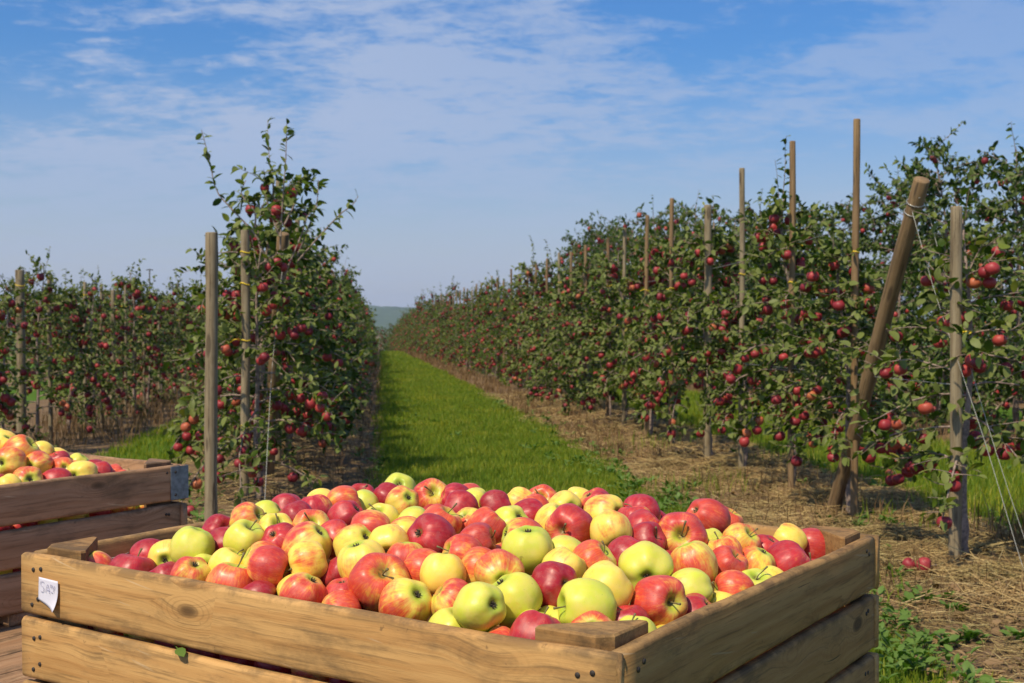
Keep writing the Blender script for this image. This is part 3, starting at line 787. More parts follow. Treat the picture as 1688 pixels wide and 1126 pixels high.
# ------------------------------------------------------------------ picked apples
APPLES = """1Pn -0.737 2.145 0.817 0.0345 0 0
1Rn -0.656 2.085 0.817 0.0449 0 0
1Rn -0.651 2.171 0.835 0.0345 0 0
1Yc -0.606 2.129 0.842 0.0345 -0.15 0.1
1Rn -0.578 2.022 0.819 0.0345 0 0
1Gn -0.553 2.094 0.866 0.0398 0 0
1Pc -0.528 1.988 0.838 0.0345 0.2 -0.7
1Ds -0.531 2.198 0.874 0.0345 0.4 -0.3
1Dn -0.507 2.142 0.861 0.0345 0 0
1Bn -0.475 2.18 0.899 0.0345 0 0
1Gs -0.459 2.08 0.883 0.0367 0.35 -0.8
1Gc -0.521 2.048 0.831 0.0345 0.2 -0.5
1Yn -0.471 2.014 0.847 0.0345 0 0
1Bn -0.45 1.947 0.83 0.044 0 0
1Bn -0.411 2.002 0.86 0.0345 0 0
1Kn -0.39 1.942 0.864 0.0345 0 0
1Gn -0.454 2.24 0.894 0.0345 0 0
1Rn -0.433 2.329 0.896 0.0345 0 0
1Dn -0.395 2.218 0.897 0.0345 0 0
1Rn -0.374 2.304 0.896 0.0345 0 0
1Ys -0.415 2.129 0.887 0.0345 0.1 -0.6
1Rc -0.395 2.07 0.88 0.0345 -0.5 -0.5
1Bs -0.351 2.115 0.898 0.0345 0.0 -0.35
1Bn -0.328 2.367 0.902 0.0386 0 0
1Yn -0.379 2.409 0.893 0.0345 0 0
1Gn -0.299 2.425 0.89 0.0345 0 0
1Rs -0.31 2.488 0.891 0.0345 0.0 -0.8
1Gc -0.272 2.918 0.853 0.0436 0.0 -0.4
1Dn -0.253 2.466 0.897 0.0345 0 0
1Bc -0.218 2.414 0.898 0.0345 0.4 -0.4
1Ps -0.166 2.491 0.899 0.039 0.1 -0.35
1Rn -0.301 2.204 0.9 0.0346 0 0
1Ys -0.236 2.178 0.897 0.0345 -0.2 -0.75
1Pn -0.241 2.067 0.9 0.0364 0 0
1Gn -0.174 2.161 0.895 0.0345 0 0
1On -0.126 2.116 0.903 0.037 0 0
1Pn -0.342 2.018 0.882 0.041 0 0
1Rn -0.303 2.076 0.884 0.0345 0 0
1Bc -0.261 2.003 0.889 0.0345 0.65 -0.45
1Yc -0.202 1.98 0.893 0.0345 -0.05 0.4
1Bn -0.18 2.046 0.895 0.0345 0 0
1Dc -0.133 1.993 0.9 0.0411 -0.62 -0.3
1Yn -0.329 1.951 0.871 0.0345 0 0
1Dc -0.275 1.957 0.845 0.0345 -0.35 0.5
1Yn -0.236 1.91 0.875 0.0395 0 0
1Ks -0.2 1.837 0.86 0.0475 0.12 -0.45
1Yn -0.335 1.906 0.828 0.035 0 0
1Kn -0.318 1.847 0.84 0.0357 0 0
1Rn -0.26 1.869 0.826 0.0345 0 0
1Pn -0.255 1.805 0.822 0.0345 0 0
1Bc -0.154 1.764 0.845 0.0393 0.48 -0.42
1Pn -0.17 1.928 0.873 0.0345 0 0
1Pn -0.137 1.875 0.872 0.0345 0 0
1Yn -0.104 1.819 0.877 0.0352 0 0
1Pn -0.086 1.756 0.849 0.0345 0 0
1Rn -0.397 1.9 0.818 0.0345 0 0
1Rn -0.362 1.984 0.827 0.0345 0 0
1Rn -0.113 2.45 0.899 0.0345 0 0
1Pn -0.088 2.507 0.892 0.0345 0 0
1Rn -0.099 2.295 0.9 0.0404 0 0
1Gn -0.073 2.401 0.896 0.0345 0 0
1Rn -0.032 2.346 0.9 0.0345 0 0
1Ps -0.078 2.157 0.892 0.0345 -0.4 -0.8
1On -0.048 2.21 0.885 0.0345 0 0
1Pn -0.044 2.104 0.898 0.0345 0 0
1Gc -0.004 2.154 0.897 0.0353 0.6 -0.5
1Rn 0.033 2.242 0.896 0.0345 0 0
1Yn 0.013 2.404 0.896 0.0345 0 0
1On 0.04 2.309 0.897 0.0345 0 0
1Ps 0.061 2.445 0.897 0.0345 -0.1 -0.35
1Yc 0.102 2.342 0.898 0.0345 0.45 -0.1
1Yn 0.135 2.428 0.893 0.0345 0 0
1Rn 0.166 2.374 0.898 0.0345 0 0
1Yc 0.172 2.248 0.9 0.0396 0.75 -0.1
1Ys 0.168 2.059 0.901 0.0369 0.3 0.8
1Ks 0.1 2.097 0.9 0.0421 -0.4 0.1
1Yn 0.073 2.185 0.896 0.0345 0 0
1Sn -0.057 1.968 0.897 0.0345 0 0
1Pn 0.019 1.989 0.9 0.0361 0 0
1Gn 0.025 1.89 0.9 0.0401 0 0
1Pn -0.078 1.909 0.888 0.0345 0 0
1On -0.05 1.854 0.877 0.0345 0 0
1Bc -0.019 1.795 0.882 0.0371 0.15 0.25
1Gn 0.002 1.73 0.859 0.0408 0 0
1Dc 0.062 1.767 0.871 0.0367 0.55 -0.1
1Gn 0.083 1.922 0.884 0.0345 0 0
1Yn 0.076 1.83 0.882 0.0345 0 0
1Bs 0.124 1.872 0.884 0.0354 0.75 -0.6
1Rn 0.186 1.965 0.875 0.0345 0 0
1Yn 0.139 1.773 0.865 0.0391 0 0
1Gc 0.21 1.898 0.869 0.0429 0.05 0.35
1Gn 0.106 1.709 0.853 0.0401 0 0
1Rc 0.24 2.269 0.9 0.0375 -0.45 0.0
1Rn 0.224 2.205 0.895 0.0345 0 0
1Rn 0.231 2.142 0.891 0.0345 0 0
1Ds 0.229 2.072 0.881 0.0345 0.75 -0.4
1Ks 0.294 2.106 0.883 0.0453 0.03 -0.12
1Sc 0.364 2.255 0.89 0.0403 -0.6 -0.5
1On 0.433 2.458 0.851 0.0352 0 0
1Bn 0.296 1.972 0.86 0.0385 0 0
1Bs 0.409 2.161 0.863 0.0356 0.65 -0.6
1Pn 0.364 2.091 0.858 0.0345 0 0
1Gn 0.347 2.151 0.859 0.0345 0 0
1Ks 0.361 2.028 0.848 0.0345 0.6 -0.65
1Bn 0.423 2.1 0.835 0.0345 0 0
1Rn 0.459 2.198 0.838 0.0345 0 0
1Rn 0.486 2.133 0.829 0.043 0 0
1Sn 0.586 2.346 0.82 0.0389 0 0
1Yn 0.529 2.316 0.836 0.0345 0 0
1Gn 0.275 1.862 0.844 0.0345 0 0
1Pn 0.354 1.925 0.827 0.0345 0 0
1Yn 0.322 1.875 0.806 0.0345 0 0
1Rc 0.271 1.801 0.818 0.0345 0.75 -0.6
1Gs 0.401 1.991 0.817 0.0345 0.1 -0.8
1Yn 0.436 2.044 0.812 0.0345 0 0
1Ks 0.215 1.773 0.846 0.0401 0.6 0.0
1Gn 0.033 1.679 0.822 0.0362 0 0
1Rn 0.032 1.614 0.832 0.0375 0 0
1Pc 0.109 1.645 0.828 0.0345 0.0 -0.4
1Rn 0.165 1.722 0.821 0.0345 0 0
1Gs 0.169 1.659 0.819 0.0345 -0.3 -0.7
1Pn -0.021 1.647 0.807 0.0345 0 0
1Gn 0.059 1.738 0.813 0.0345 0 0
1Gc -0.044 1.664 0.864 0.0356 0.6 -0.1
1Gn -0.083 1.694 0.819 0.0385 0 0
1Rn -0.696 2.283 0.793 0.0376 0 0
1On -0.246 2.582 0.871 0.0394 0 0
1Dn -0.233 2.319 0.859 0.0363 0 0
1Pn -0.196 2.375 0.848 0.0365 0 0
1Rn -0.164 2.435 0.857 0.0362 0 0
1Rn -0.205 1.876 0.789 0.0359 0 0
1Bn -0.02 2.021 0.852 0.038 0 0
1Pn 0.053 2.135 0.853 0.0379 0 0
1Dn 0.076 2.025 0.862 0.0355 0 0
1Gn 0.131 2.068 0.839 0.0364 0 0
1Dn 0.271 2.32 0.862 0.0381 0 0
1Bn 0.323 2.388 0.845 0.0368 0 0
1Yn 0.421 2.396 0.816 0.0362 0 0
1Dn 0.271 2.053 0.833 0.0369 0 0
1Bn 0.479 2.352 0.805 0.0359 0 0
1Yn 0.329 2.007 0.794 0.0355 0 0
1Gn 0.147 1.619 0.772 0.0352 0 0
1Pn 0.227 1.736 0.787 0.0347 0 0
1Rn 0.553 2.226 0.787 0.0377 0 0
1Rn 0.593 2.283 0.777 0.0366 0 0
2Yn -1.459 3.478 0.907 0.0345 0 0
2Bn -1.366 3.366 0.898 0.0475 0 0
2Bc -1.356 3.272 0.882 0.0439 -0.6 0.0
2Yn -1.332 3.44 0.891 0.0345 0 0
2Pc -1.302 3.325 0.869 0.0401 -0.55 0.1
2Rn -1.279 3.415 0.867 0.0345 0 0
2Oc -1.246 3.362 0.853 0.0353 0.1 -0.2
2Yc -1.183 3.331 0.839 0.0437 -0.6 0.0
2Rn -1.155 3.404 0.834 0.0345 0 0
2Rn -1.228 3.264 0.826 0.0441 0 0
2Pc -1.284 3.207 0.838 0.0434 0.2 -0.2
2Yn -1.303 3.135 0.833 0.0345 0 0
2Rn -1.349 3.177 0.831 0.0345 0 0
2Pn -1.79 3.884 0.894 0.038 0 0
2On -1.773 3.777 0.912 0.038 0 0
2Yn -1.733 3.854 0.892 0.038 0 0
2Pn -1.748 3.674 0.91 0.038 0 0
2Bn -1.707 3.736 0.912 0.038 0 0
2Yn -1.665 3.804 0.891 0.038 0 0
2On -1.691 3.626 0.918 0.038 0 0
2Yn -1.644 3.699 0.9 0.038 0 0
2Yn -1.603 3.77 0.894 0.038 0 0
2Yn -1.678 3.53 0.906 0.038 0 0
2Pn -1.627 3.577 0.904 0.038 0 0
2Gn -1.572 3.651 0.913 0.038 0 0
2Bn -1.604 3.471 0.903 0.038 0 0
2Pn -1.549 3.547 0.917 0.038 0 0
2Yn -1.512 3.604 0.905 0.038 0 0
2Gn -1.584 3.353 0.911 0.038 0 0
2Pn -1.53 3.433 0.91 0.038 0 0
2On -1.547 3.25 0.907 0.038 0 0
2Yn -1.516 3.323 0.907 0.038 0 0
2Yn -1.47 3.39 0.92 0.038 0 0
2On -1.489 3.21 0.916 0.038 0 0
2Gn -1.445 3.272 0.906 0.038 0 0
2On -1.473 3.109 0.88 0.038 0 0
2Pn -1.432 3.166 0.879 0.038 0 0
2On -1.406 3.06 0.855 0.038 0 0
2Rn -2.333 3.388 0.799 0.0359 0 0
2Rn -2.27 3.341 0.815 0.0346 0 0
2On -2.238 3.407 0.835 0.0347 0 0
2Rn -2.267 3.258 0.798 0.0342 0 0
2Rn -2.214 3.307 0.83 0.0369 0 0
2Rn -2.182 3.372 0.856 0.0392 0 0
2Pn -2.145 3.435 0.868 0.0389 0 0
2Pn -2.1 3.491 0.866 0.035 0 0
2Gn -2.062 3.547 0.868 0.0372 0 0
2Gn -2.029 3.609 0.866 0.0373 0 0
2Rn -1.976 3.661 0.865 0.037 0 0
2Yn -1.94 3.721 0.865 0.0371 0 0
2Dn -1.894 3.788 0.866 0.0347 0 0
2Pn -1.86 3.857 0.866 0.0344 0 0
2Pn -2.202 3.207 0.798 0.0357 0 0
2On -2.165 3.26 0.828 0.035 0 0
2Rn -2.121 3.325 0.856 0.0377 0 0
2Rn -2.087 3.385 0.867 0.0372 0 0
2Rn -2.037 3.446 0.867 0.0348 0 0
2Rn -2.005 3.505 0.866 0.0373 0 0
2Dn -1.966 3.561 0.866 0.0346 0 0
2Gn -1.923 3.614 0.867 0.0382 0 0
2On -1.889 3.675 0.867 0.0362 0 0
2Gn -1.847 3.74 0.866 0.0363 0 0
2Rn -2.138 3.166 0.797 0.0383 0 0
2Yn -2.107 3.222 0.83 0.0383 0 0
2Rn -2.059 3.287 0.858 0.0399 0 0
2On -2.026 3.352 0.863 0.036 0 0
2Rn -1.983 3.406 0.867 0.0368 0 0
2Pn -1.942 3.462 0.867 0.0378 0 0
2Bn -1.904 3.531 0.867 0.0368 0 0
2Dn -1.861 3.585 0.868 0.0354 0 0
2Rn -1.832 3.642 0.864 0.0337 0 0
2On -1.795 3.697 0.864 0.0359 0 0
2Dn -2.079 3.13 0.798 0.0357 0 0
2On -2.026 3.189 0.827 0.0328 0 0
2Yn -2.005 3.242 0.856 0.035 0 0
2On -1.98 3.303 0.867 0.0362 0 0
2Rn -1.914 3.364 0.867 0.0373 0 0
2On -1.879 3.43 0.867 0.0372 0 0
2Dn -1.838 3.485 0.866 0.0355 0 0
2Yn -1.806 3.547 0.866 0.0356 0 0
2Yn -1.769 3.605 0.865 0.0373 0 0
2Pn -2.024 3.088 0.799 0.0374 0 0
2Gn -1.977 3.145 0.829 0.037 0 0
2Rn -1.943 3.212 0.857 0.0381 0 0
2Pn -1.896 3.263 0.867 0.0364 0 0
2Bn -1.86 3.325 0.866 0.034 0 0
2On -1.817 3.393 0.865 0.036 0 0
2Yn -1.78 3.45 0.866 0.0366 0 0
2Gn -1.744 3.512 0.867 0.0391 0 0
2Bn -1.95 3.048 0.801 0.0371 0 0
2Yn -1.919 3.1 0.826 0.0318 0 0
2Gn -1.882 3.169 0.857 0.0391 0 0
2Pn -1.838 3.223 0.867 0.0358 0 0
2Gn -1.805 3.289 0.866 0.0338 0 0
2On -1.766 3.353 0.864 0.0335 0 0
2Pn -1.728 3.406 0.866 0.0359 0 0
2Bn -1.679 3.468 0.867 0.037 0 0
2Gn -1.896 3.003 0.795 0.0381 0 0
2Gn -1.862 3.049 0.834 0.0353 0 0
2Bn -1.823 3.126 0.857 0.0386 0 0
2Pn -1.772 3.192 0.866 0.0369 0 0
2On -1.742 3.253 0.866 0.0356 0 0
2On -1.707 3.309 0.865 0.0347 0 0
2Rn -1.666 3.361 0.867 0.0367 0 0
2Gn -1.838 2.961 0.799 0.0359 0 0
2Rn -1.799 3.042 0.828 0.0334 0 0
2Dn -1.758 3.087 0.857 0.0377 0 0
2Dn -1.715 3.149 0.865 0.0383 0 0
2Pn -1.677 3.21 0.867 0.0382 0 0
2Yn -1.64 3.271 0.869 0.0379 0 0
2Gn -1.781 2.924 0.799 0.0364 0 0
2Pn -1.731 2.989 0.827 0.0359 0 0
2On -1.691 3.037 0.855 0.036 0 0
2On -1.663 3.099 0.868 0.0379 0 0
2Pn -1.63 3.159 0.864 0.0349 0 0
2Gn -1.592 3.217 0.86 0.0394 0 0
2On -1.458 3.409 0.856 0.0343 0 0
2Pn -1.721 2.889 0.799 0.0376 0 0
2Rn -1.672 2.944 0.83 0.0365 0 0
2Rn -1.633 3.006 0.86 0.0349 0 0
2Pn -1.594 3.063 0.868 0.0389 0 0
2Pn -1.567 3.131 0.867 0.039 0 0
2Pn -1.527 3.188 0.863 0.0356 0 0
2Rn -1.439 3.313 0.85 0.0361 0 0
2Yn -1.315 3.499 0.862 0.0381 0 0
2Gn -1.269 3.545 0.846 0.0334 0 0
2Rn -1.616 2.912 0.811 0.0344 0 0
2Dn -1.583 2.968 0.832 0.0379 0 0
2Bn -1.539 3.017 0.846 0.0345 0 0
2Pn -1.517 3.08 0.835 0.0368 0 0
2Pn -1.479 3.155 0.828 0.0366 0 0
2Rn -1.41 3.206 0.825 0.0369 0 0
2On -1.396 3.272 0.821 0.0347 0 0
2Bn -1.259 3.469 0.83 0.0376 0 0
2Rn -1.212 3.519 0.828 0.0365 0 0
2Pn -1.174 3.572 0.805 0.0361 0 0
2Rn -1.569 2.863 0.801 0.0379 0 0
2Gn -1.532 2.921 0.818 0.0373 0 0
2Rn -1.488 2.985 0.819 0.0357 0 0
2Gn -1.452 3.041 0.806 0.0363 0 0
2Dn -1.164 3.469 0.815 0.038 0 0
2Pn -1.127 3.525 0.799 0.0347 0 0"""
PHR = {'G': ('yellow-green apple', .06, .0, .3), 'Y': ('yellow apple', .20, .9, .2), 'B': ('yellow apple with red blush', .50, .6, .35),
       'P': ('pinkish-orange apple', .54, .7, .55), 'O': ('orange-red apple', .58, .95, .25), 'R': ('crimson apple', .80, .5, .92),
       'D': ('dark red apple', .98, .4, .95), 'S': ('scarlet apple', .90, .9, .6), 'K': ('red-striped yellow apple', .66, .85, .60)}
ORD = ['first', 'second', 'third', 'fourth', 'fifth', 'sixth', 'seventh', 'eighth', 'ninth', 'tenth', 'eleventh', 'twelfth', 'thirteenth', 'fourteenth', 'fifteenth', 'sixteenth', 'seventeenth', 'eighteenth', 'nineteenth', 'twentieth']
ra = random.Random(4)
cm = cam.rotation_euler.to_matrix()
items = []
for ln in APPLES.strip().splitlines():
    t = ln.split(); kind = int(t[0][0]); colr = t[0][1]; ax = t[0][2]
    P = Vector(map(float, t[1:4])); rad = float(t[4]); dx, dy = float(t[5]), float(t[6])
    sx = 844 + P.x / P.y * F; sy = HOR - (P.z - EYE) / P.y * F
    if sx < -70: continue
    q = P - CEN[kind - 1]; u, v = q.dot(E1), q.dot(E2)
    if kind == 1:
        if v < -CL / 2 + .15: z_ = 'along the front board'
        elif u > CW / 2 - .15: z_ = 'along the right-hand board'
        elif u < -CW / 2 + .15: z_ = 'along the left board'
        elif v > CL / 2 - .16: z_ = 'along the back board'
        elif v < -.16: z_ = 'in the front of the heap'
        elif v < .12: z_ = 'in the middle of the heap'
        else: z_ = 'in the rear of the heap'
    else:
        z_ = 'nearest the side board of the left-edge crate' if u > CW / 2 - .17 else 'deeper inside the left-edge crate'
    items.append([kind, colr, ax, P, rad, dx, dy, z_, sx])
items.sort(key=lambda a: a[8])
count = {}
for it in items: count[(it[1], it[7])] = count.get((it[1], it[7]), 0) + 1
seen = {}
for it in items:
    kind, colr, ax, P, rad, dx, dy, z_, sx = it
    name, cov, gh_, bh = PHR[colr]
    key = (colr, z_); seen[key] = seen.get(key, 0) + 1; nth = seen[key]
    if count[key] == 1: lab = f'{name}, the only such one {z_}'
    else: lab = f'{name}, {ORD[nth - 1]} such from the left {z_}'
    view = (Vector((0, 0, EYE)) - P).normalized()
    if ax == 'n':
        a = ra.uniform(0, 6.283); k_ = ra.uniform(-.35, .30)
        vc = Vector((math.cos(a), math.sin(a) * 1.0, k_)).normalized()
        pole = cm @ vc
    else:
        vc = Vector((dx, -dy, math.sqrt(max(.05, 1 - dx * dx - dy * dy))))
        right = cm.col[0]; up = view.cross(right).normalized(); rt = up.cross(view).normalized()
        pole = rt * vc.x + up * vc.y + view * vc.z
    if ax == 'c': pole = -pole
    quat = pole.to_track_quat('Z', 'Y')
    o = link('apple', ra.choice(AM)); o.rotation_mode = 'QUATERNION'
    # spin so that the blushed cheek lies where the sun reached it, with scatter
    best = None
    from mathutils import Quaternion
    want = (Vector((-.2, -.3, 1)) + Vector((ra.uniform(-1, 1), ra.uniform(-1, 1), ra.uniform(-1, 1))) * .9)
    for q in range(12):
        qq = quat @ Quaternion((0, 0, 1), q / 12 * 6.283); sc_ = (qq @ Vector((1, 0, 0))).dot(want)
        if best is None or sc_ > best[0]: best = (sc_, qq)
    o.rotation_quaternion = best[1]; o.location = P
    e = rad * .995
    o.scale = (e, e, e * ra.uniform(.93, 1.04))
    o.color = (cov + ra.uniform(-.08, .08), min(1, max(0, gh_ + ra.uniform(-.2, .2))), min(1, max(0, bh + ra.uniform(-.15, .15))), 1)
    tag(o, lab, 'apple', 'picked apples heaped in the foreground crate' if kind == 1 else 'picked apples in the left-edge crate')
    pd = (best[1] @ Vector((0, 0, 1))).dot(view)
    if ax == 's' or (ax == 'n' and pd > .05):
        link('stem', ra.choice(SM), o)
    if ax == 'c' or (ax == 'n' and pd < -.25):
        link('calyx', CM, o)
# apples deeper down, glimpsed through the slits between the boards
def slit_apple(P, lab, grp):
    o = link('apple', ra.choice(AM), None, P, (ra.uniform(0, 6.28), ra.uniform(0, 6.28), ra.uniform(0, 6.28))); e = .0365; o.scale = (e, e, e)
    _, cov, gh_, bh = PHR[ra.choice('GYBPRRD')]; o.color = (cov, gh_, bh, 1); tag(o, lab, 'apple', grp)
for q in range(14):
    slit_apple(crate_pt(0, -.51 + q * .0785, -CL / 2 + BT + .048, ZT - .126), 'apple glimpsed through the slit between the top two front boards', 'apples behind the front slit')
for q in range(12):
    for k, dz in enumerate((.122, .232)):
        slit_apple(crate_pt(1, CW / 2 - BT - .060, -.43 + q * .0785, ZT - dz), ['apple glimpsed through the upper slit of the left-edge crate', 'apple glimpsed through the lower slit of the left-edge crate'][k], ['apples behind the upper slit of the left crate', 'apples behind the lower slit of the left crate'][k])
# leaf resting on the pale green apple
g = Geo(); leaves(g, np.array([[0, 0, 0.]]), np.array([[.35, .1, -1.]]), np.array([[.35, -1, .2]]), np.array([.040]), .05)
q = px2w(419, 876, 2.19)
tag(link('leaf', g.build('leaf', M['leaf_dark']), None, q), 'dark green leaf stuck on the pale green apple near the left board', 'leaf')
# ------------------------------------------------------------------ apple trees
def rot_toward(d, up, r, amt):
    v = np.array(d) + amt * r.randn(3); return v / np.linalg.norm(v)

def tree_data(seed, H, wmax, nb, leaf=.068, dens=1.0, nap=36, z0=.50, extra=(), trunk_r=.024, wind=0.0, up=.25, lean=0.0, taper=.80):
    """returns trunk geometry, leaf arrays and apple positions of one trained apple tree"""
    r = np.random.RandomState(seed); g = Geo()
    LB, LD, LN, LSZ = [], [], [], []
    tw, n1, n2 = r.rand() * 6, .05, .03
    zs = np.linspace(-.06, H, 26)
    fx = lambda z: lean * z + n1 * np.sin(z * 2.1 + tw) * np.clip(z, 0, 1) + .02 * np.sin(z * 5 + tw)
    fy = lambda z: n2 * np.sin(z * 2.6 + tw * 2) * np.clip(z, 0, 1)
    rad = trunk_r * (1 - .80 * np.clip(zs / H, 0, 1)) + .012 * np.exp(-((zs - .20) / .045) ** 2) + .010 * np.exp(-((zs + .02) / .06) ** 2)
    tube(g, np.stack([fx(zs), fy(zs), zs], -1), rad, 9)
    def put_leaves(P, step, size, start=0.0, spur=0):
        seg = np.linalg.norm(np.diff(P, axis=0), axis=1); L = seg.sum(); k = max(1, int(L * (1 - start) / step))
        cum = np.concatenate([[0], np.cumsum(seg)]) / L
        tt = start + (1 - start) * (np.arange(k) + r.rand(k) * .7) / k
        pos = np.stack([np.interp(tt, cum, P[:, a]) for a in range(3)], -1)
        tan = P[-1] - P[0]; tan = tan / (np.linalg.norm(tan) + 1e-9)
        dr = r.randn(k, 3); dr -= (dr @ tan)[:, None] * tan * .4; dr /= np.linalg.norm(dr, axis=1)[:, None]
        D = dr + tan * .55 + np.array([0, 0, -.18]); Nn = np.array([0, 0, 1.]) + r.randn(k, 3) * .50 + dr * .2
        LB.append(pos); LD.append(D); LN.append(Nn); LSZ.append(size * (.55 + .6 * r.rand(k)))
    tips = []
    def branch(p, az, el, L, rr, lvl=0, droop=.5):
        d = np.array([math.cos(az) * math.cos(el), math.sin(az) * math.cos(el), math.sin(el)])
        P = [p]; k = 6
        for q in range(k):
            d = d + np.array([0, 0, -droop * L * .28]) + r.randn(3) * .10; d /= np.linalg.norm(d)
            P.append(P[-1] + d * L / k)
        P = crom(P, 9)
        tube(g, P, np.linspace(rr, rr * .35, len(P)), 5, cap=False)
        return P
    for q in range(nb):
        f = (q + .5) / nb
        z = z0 + (H - .12 - z0) * f ** .92; az = q * 2.4 + r.rand() * .9
        prof = (1 - taper * f ** .95) * (.70 + .30 * min(1, f * 6))
        L = wmax * prof * (.75 + .5 * r.rand())
        el = r.uniform(-.05, .45) + .35 * f
        P = branch(np.array([fx(z), fy(z), z]), az, el, L, .0085 * (1 - .5 * f), 0, 1.25 * (1 - f * .6))
        tips.append((P, f))
        put_leaves(P, .030 / dens, leaf, .25)
        nt = int(3 + L * 9)
        for w in range(nt):
            t = .22 + .78 * (w + r.rand()) / nt; i = min(int(t * (len(P) - 1)), len(P) - 2)
            tn = P[i + 1] - P[i]; a2 = math.atan2(tn[1], tn[0]) + r.choice([-1, 1]) * r.uniform(.5, 1.3)
            LL = r.uniform(.08, .26) * (1.15 - .3 * t)
            T = branch(P[i], a2, r.uniform(-.5, .9), LL, .0032, 1, .6)
            put_leaves(T, .022 / dens, leaf, .1)
    # upright shoots at the top
    for q in range(r.randint(2, 6)):
        z = H - .05 - q * .14; T = branch(np.array([fx(z), fy(z), z]), r.rand() * 6.28, r.uniform(.9, 1.45), r.uniform(.15, .48) * (1 + up), .004, 1, .1)
        put_leaves(T, .030 / dens, leaf * .95, 0)
    for E in extra:
        P = crom(E, 14); tube(g, P, np.linspace(.0075, .0022, 14), 6, cap=False)
        put_leaves(P, .030, leaf * 1.12, .12)
        put_leaves(P[4:], .06, leaf * 1.0, .05)
    # apples: hang in ones, twos and threes below the limbs
    AP = []
    tries = 0
    while len(AP) < nap and tries < 900:
        tries += 1
        P, f = tips[int(r.rand() ** 1.35 * len(tips))]
        if f > .93 and r.rand() < .8: continue
        t = r.uniform(.4, 1.0); i = int(t * (len(P) - 1)); base = P[i]
        for c in range(r.choice([1, 2, 3, 4, 5, 6])):
            rr = r.uniform(.032, .040)
            a = r.rand() * 6.28; q = base + np.array([math.cos(a) * .040 * (c > 0), math.sin(a) * .040 * (c > 0), -rr * 1.45 - .012 * r.rand() - .030 * (c > 1)])
            if all(np.linalg.norm(q - b[:3]) > (rr + b[3]) * .97 for b in AP) and q[2] > .12:
                AP.append(np.array([*q, rr]))
    return g, (np.concatenate(LB), np.concatenate(LD), np.concatenate(LN), np.concatenate(LSZ)), AP[:nap]

LOWAP = apple_mesh('apple_body', M['tapple'], 50, 11, 14, .03)
g = Geo(); tube(g, crom([(0, 0, .55), (.03, 0, .9), (.02, .02, 1.35)], 5), .035, 5)
TA = []
def with_stalk(me):
    k = Geo(); V = np.array([v.co[:] for v in me.vertices])
    fs = [np.array([p.vertices[:] for p in me.polygons if len(p.vertices) == c]) for c in (4, 3)]
    k.add(V, fs[0], fs[1], 0)
    s_ = Geo(); tube(s_, crom([(0, 0, .5), (.05, 0, .85), (.02, .05, 1.25), (-.05, .08, 1.65)], 7), .045, 5)
    k.add(s_.V[0], s_.Q[0], s_.T[0], 1)
    return k.build('hanging_apple', [M['tapple'], M['bark']])
for q in range(3):
    me_ = apple_mesh('hanging_apple', M['tapple'], 60 + q, 16, 20, .03, .95 + .06 * q); TA.append(with_stalk(me_))
FARAP = apple_mesh('far_apple', M['tapple'], 50, 7, 8, .0)
fv = np.array([v.co[:] for v in FARAP.vertices]); ff = [np.array([p.vertices[:] for p in FARAP.polygons if len(p.vertices) == k]) for k in (4, 3)]

class Kind:
    """one tree shape: near meshes (trunk, crown, apples apart) and a coarser far pair"""
    def __init__(s, seed, H, wmax, nb, lm='leaf', **kw):
        g, (B, D, N, Z), AP = tree_data(seed, H, wmax, nb, **kw)
        s.trunk = g.build('trunk', M['bark']); c = Geo(); r = np.random.RandomState(seed)
        leaves(c, B, D, N, Z, .10, 0, r); s.crown = c.build('crown', M[lm]); s.AP = AP; s.H = H
        c = Geo(); k = r.rand(len(B)) < .6
        leaves_low(c, B[k], D[k], N[k], Z[k] * 1.28)
        for a in AP: c.add(fv * a[3] * 1.1 + a[:3], ff[0], ff[1], 1)
        s.far = c.build('crown', [M[lm], M['tapple']])

COPIES = []
def plant(kind, pos, rz, sc, label, group, near, name='apple_tree', flat=1.0):
    root = empty(name, pos, rz); root.scale = (sc * flat, sc * flat, sc * (rt.uniform(.90, 1.12) if abs(rz) > 0 else 1)); tag(root, label, 'apple tree', group)
    link('trunk', kind.trunk, root); link('crown', kind.crown if near else kind.far, root)
    if near:
        rr = random.Random(int(pos[0] * 1000))
        for a in kind.AP:
            o = link('apple', rr.choice(TA), root, a[:3], (rr.uniform(-.4, .4), rr.uniform(-.4, .4), rr.uniform(0, 6.28)))
            k = a[3] / sc * (1 if sc < 1.2 else 1.0); o.scale = (k, k, k * .95)
    return root

KR = [Kind(100 + q, 2.20 + .16 * ((q * 7) % 3 - 1), .88, 34, nap=78, dens=1.2, z0=.68, leaf=.078) for q in range(5)]
KRL = [Kind(120 + q, 2.22 + .18 * ((q * 7) % 3 - 1), 1.0, 36, nap=70, dens=1.15, z0=.42, leaf=.078) for q in range(3)]
KT = [Kind(140 + q, 2.3, .92, 46, lm='leaf_dark', up=-.2, taper=.52, nap=64, dens=1.5, z0=.22, leaf=.068) for q in range(3)]
KF = [Kind(210 + q, 2.2, .85, 30, nap=34, dens=1.1, z0=.36, leaf=.072) for q in range(2)]
# sparse first tree of the right-hand row
K0 = Kind(171, 1.95, .75, 22, nap=60, dens=.95, z0=.50, leaf=.075)
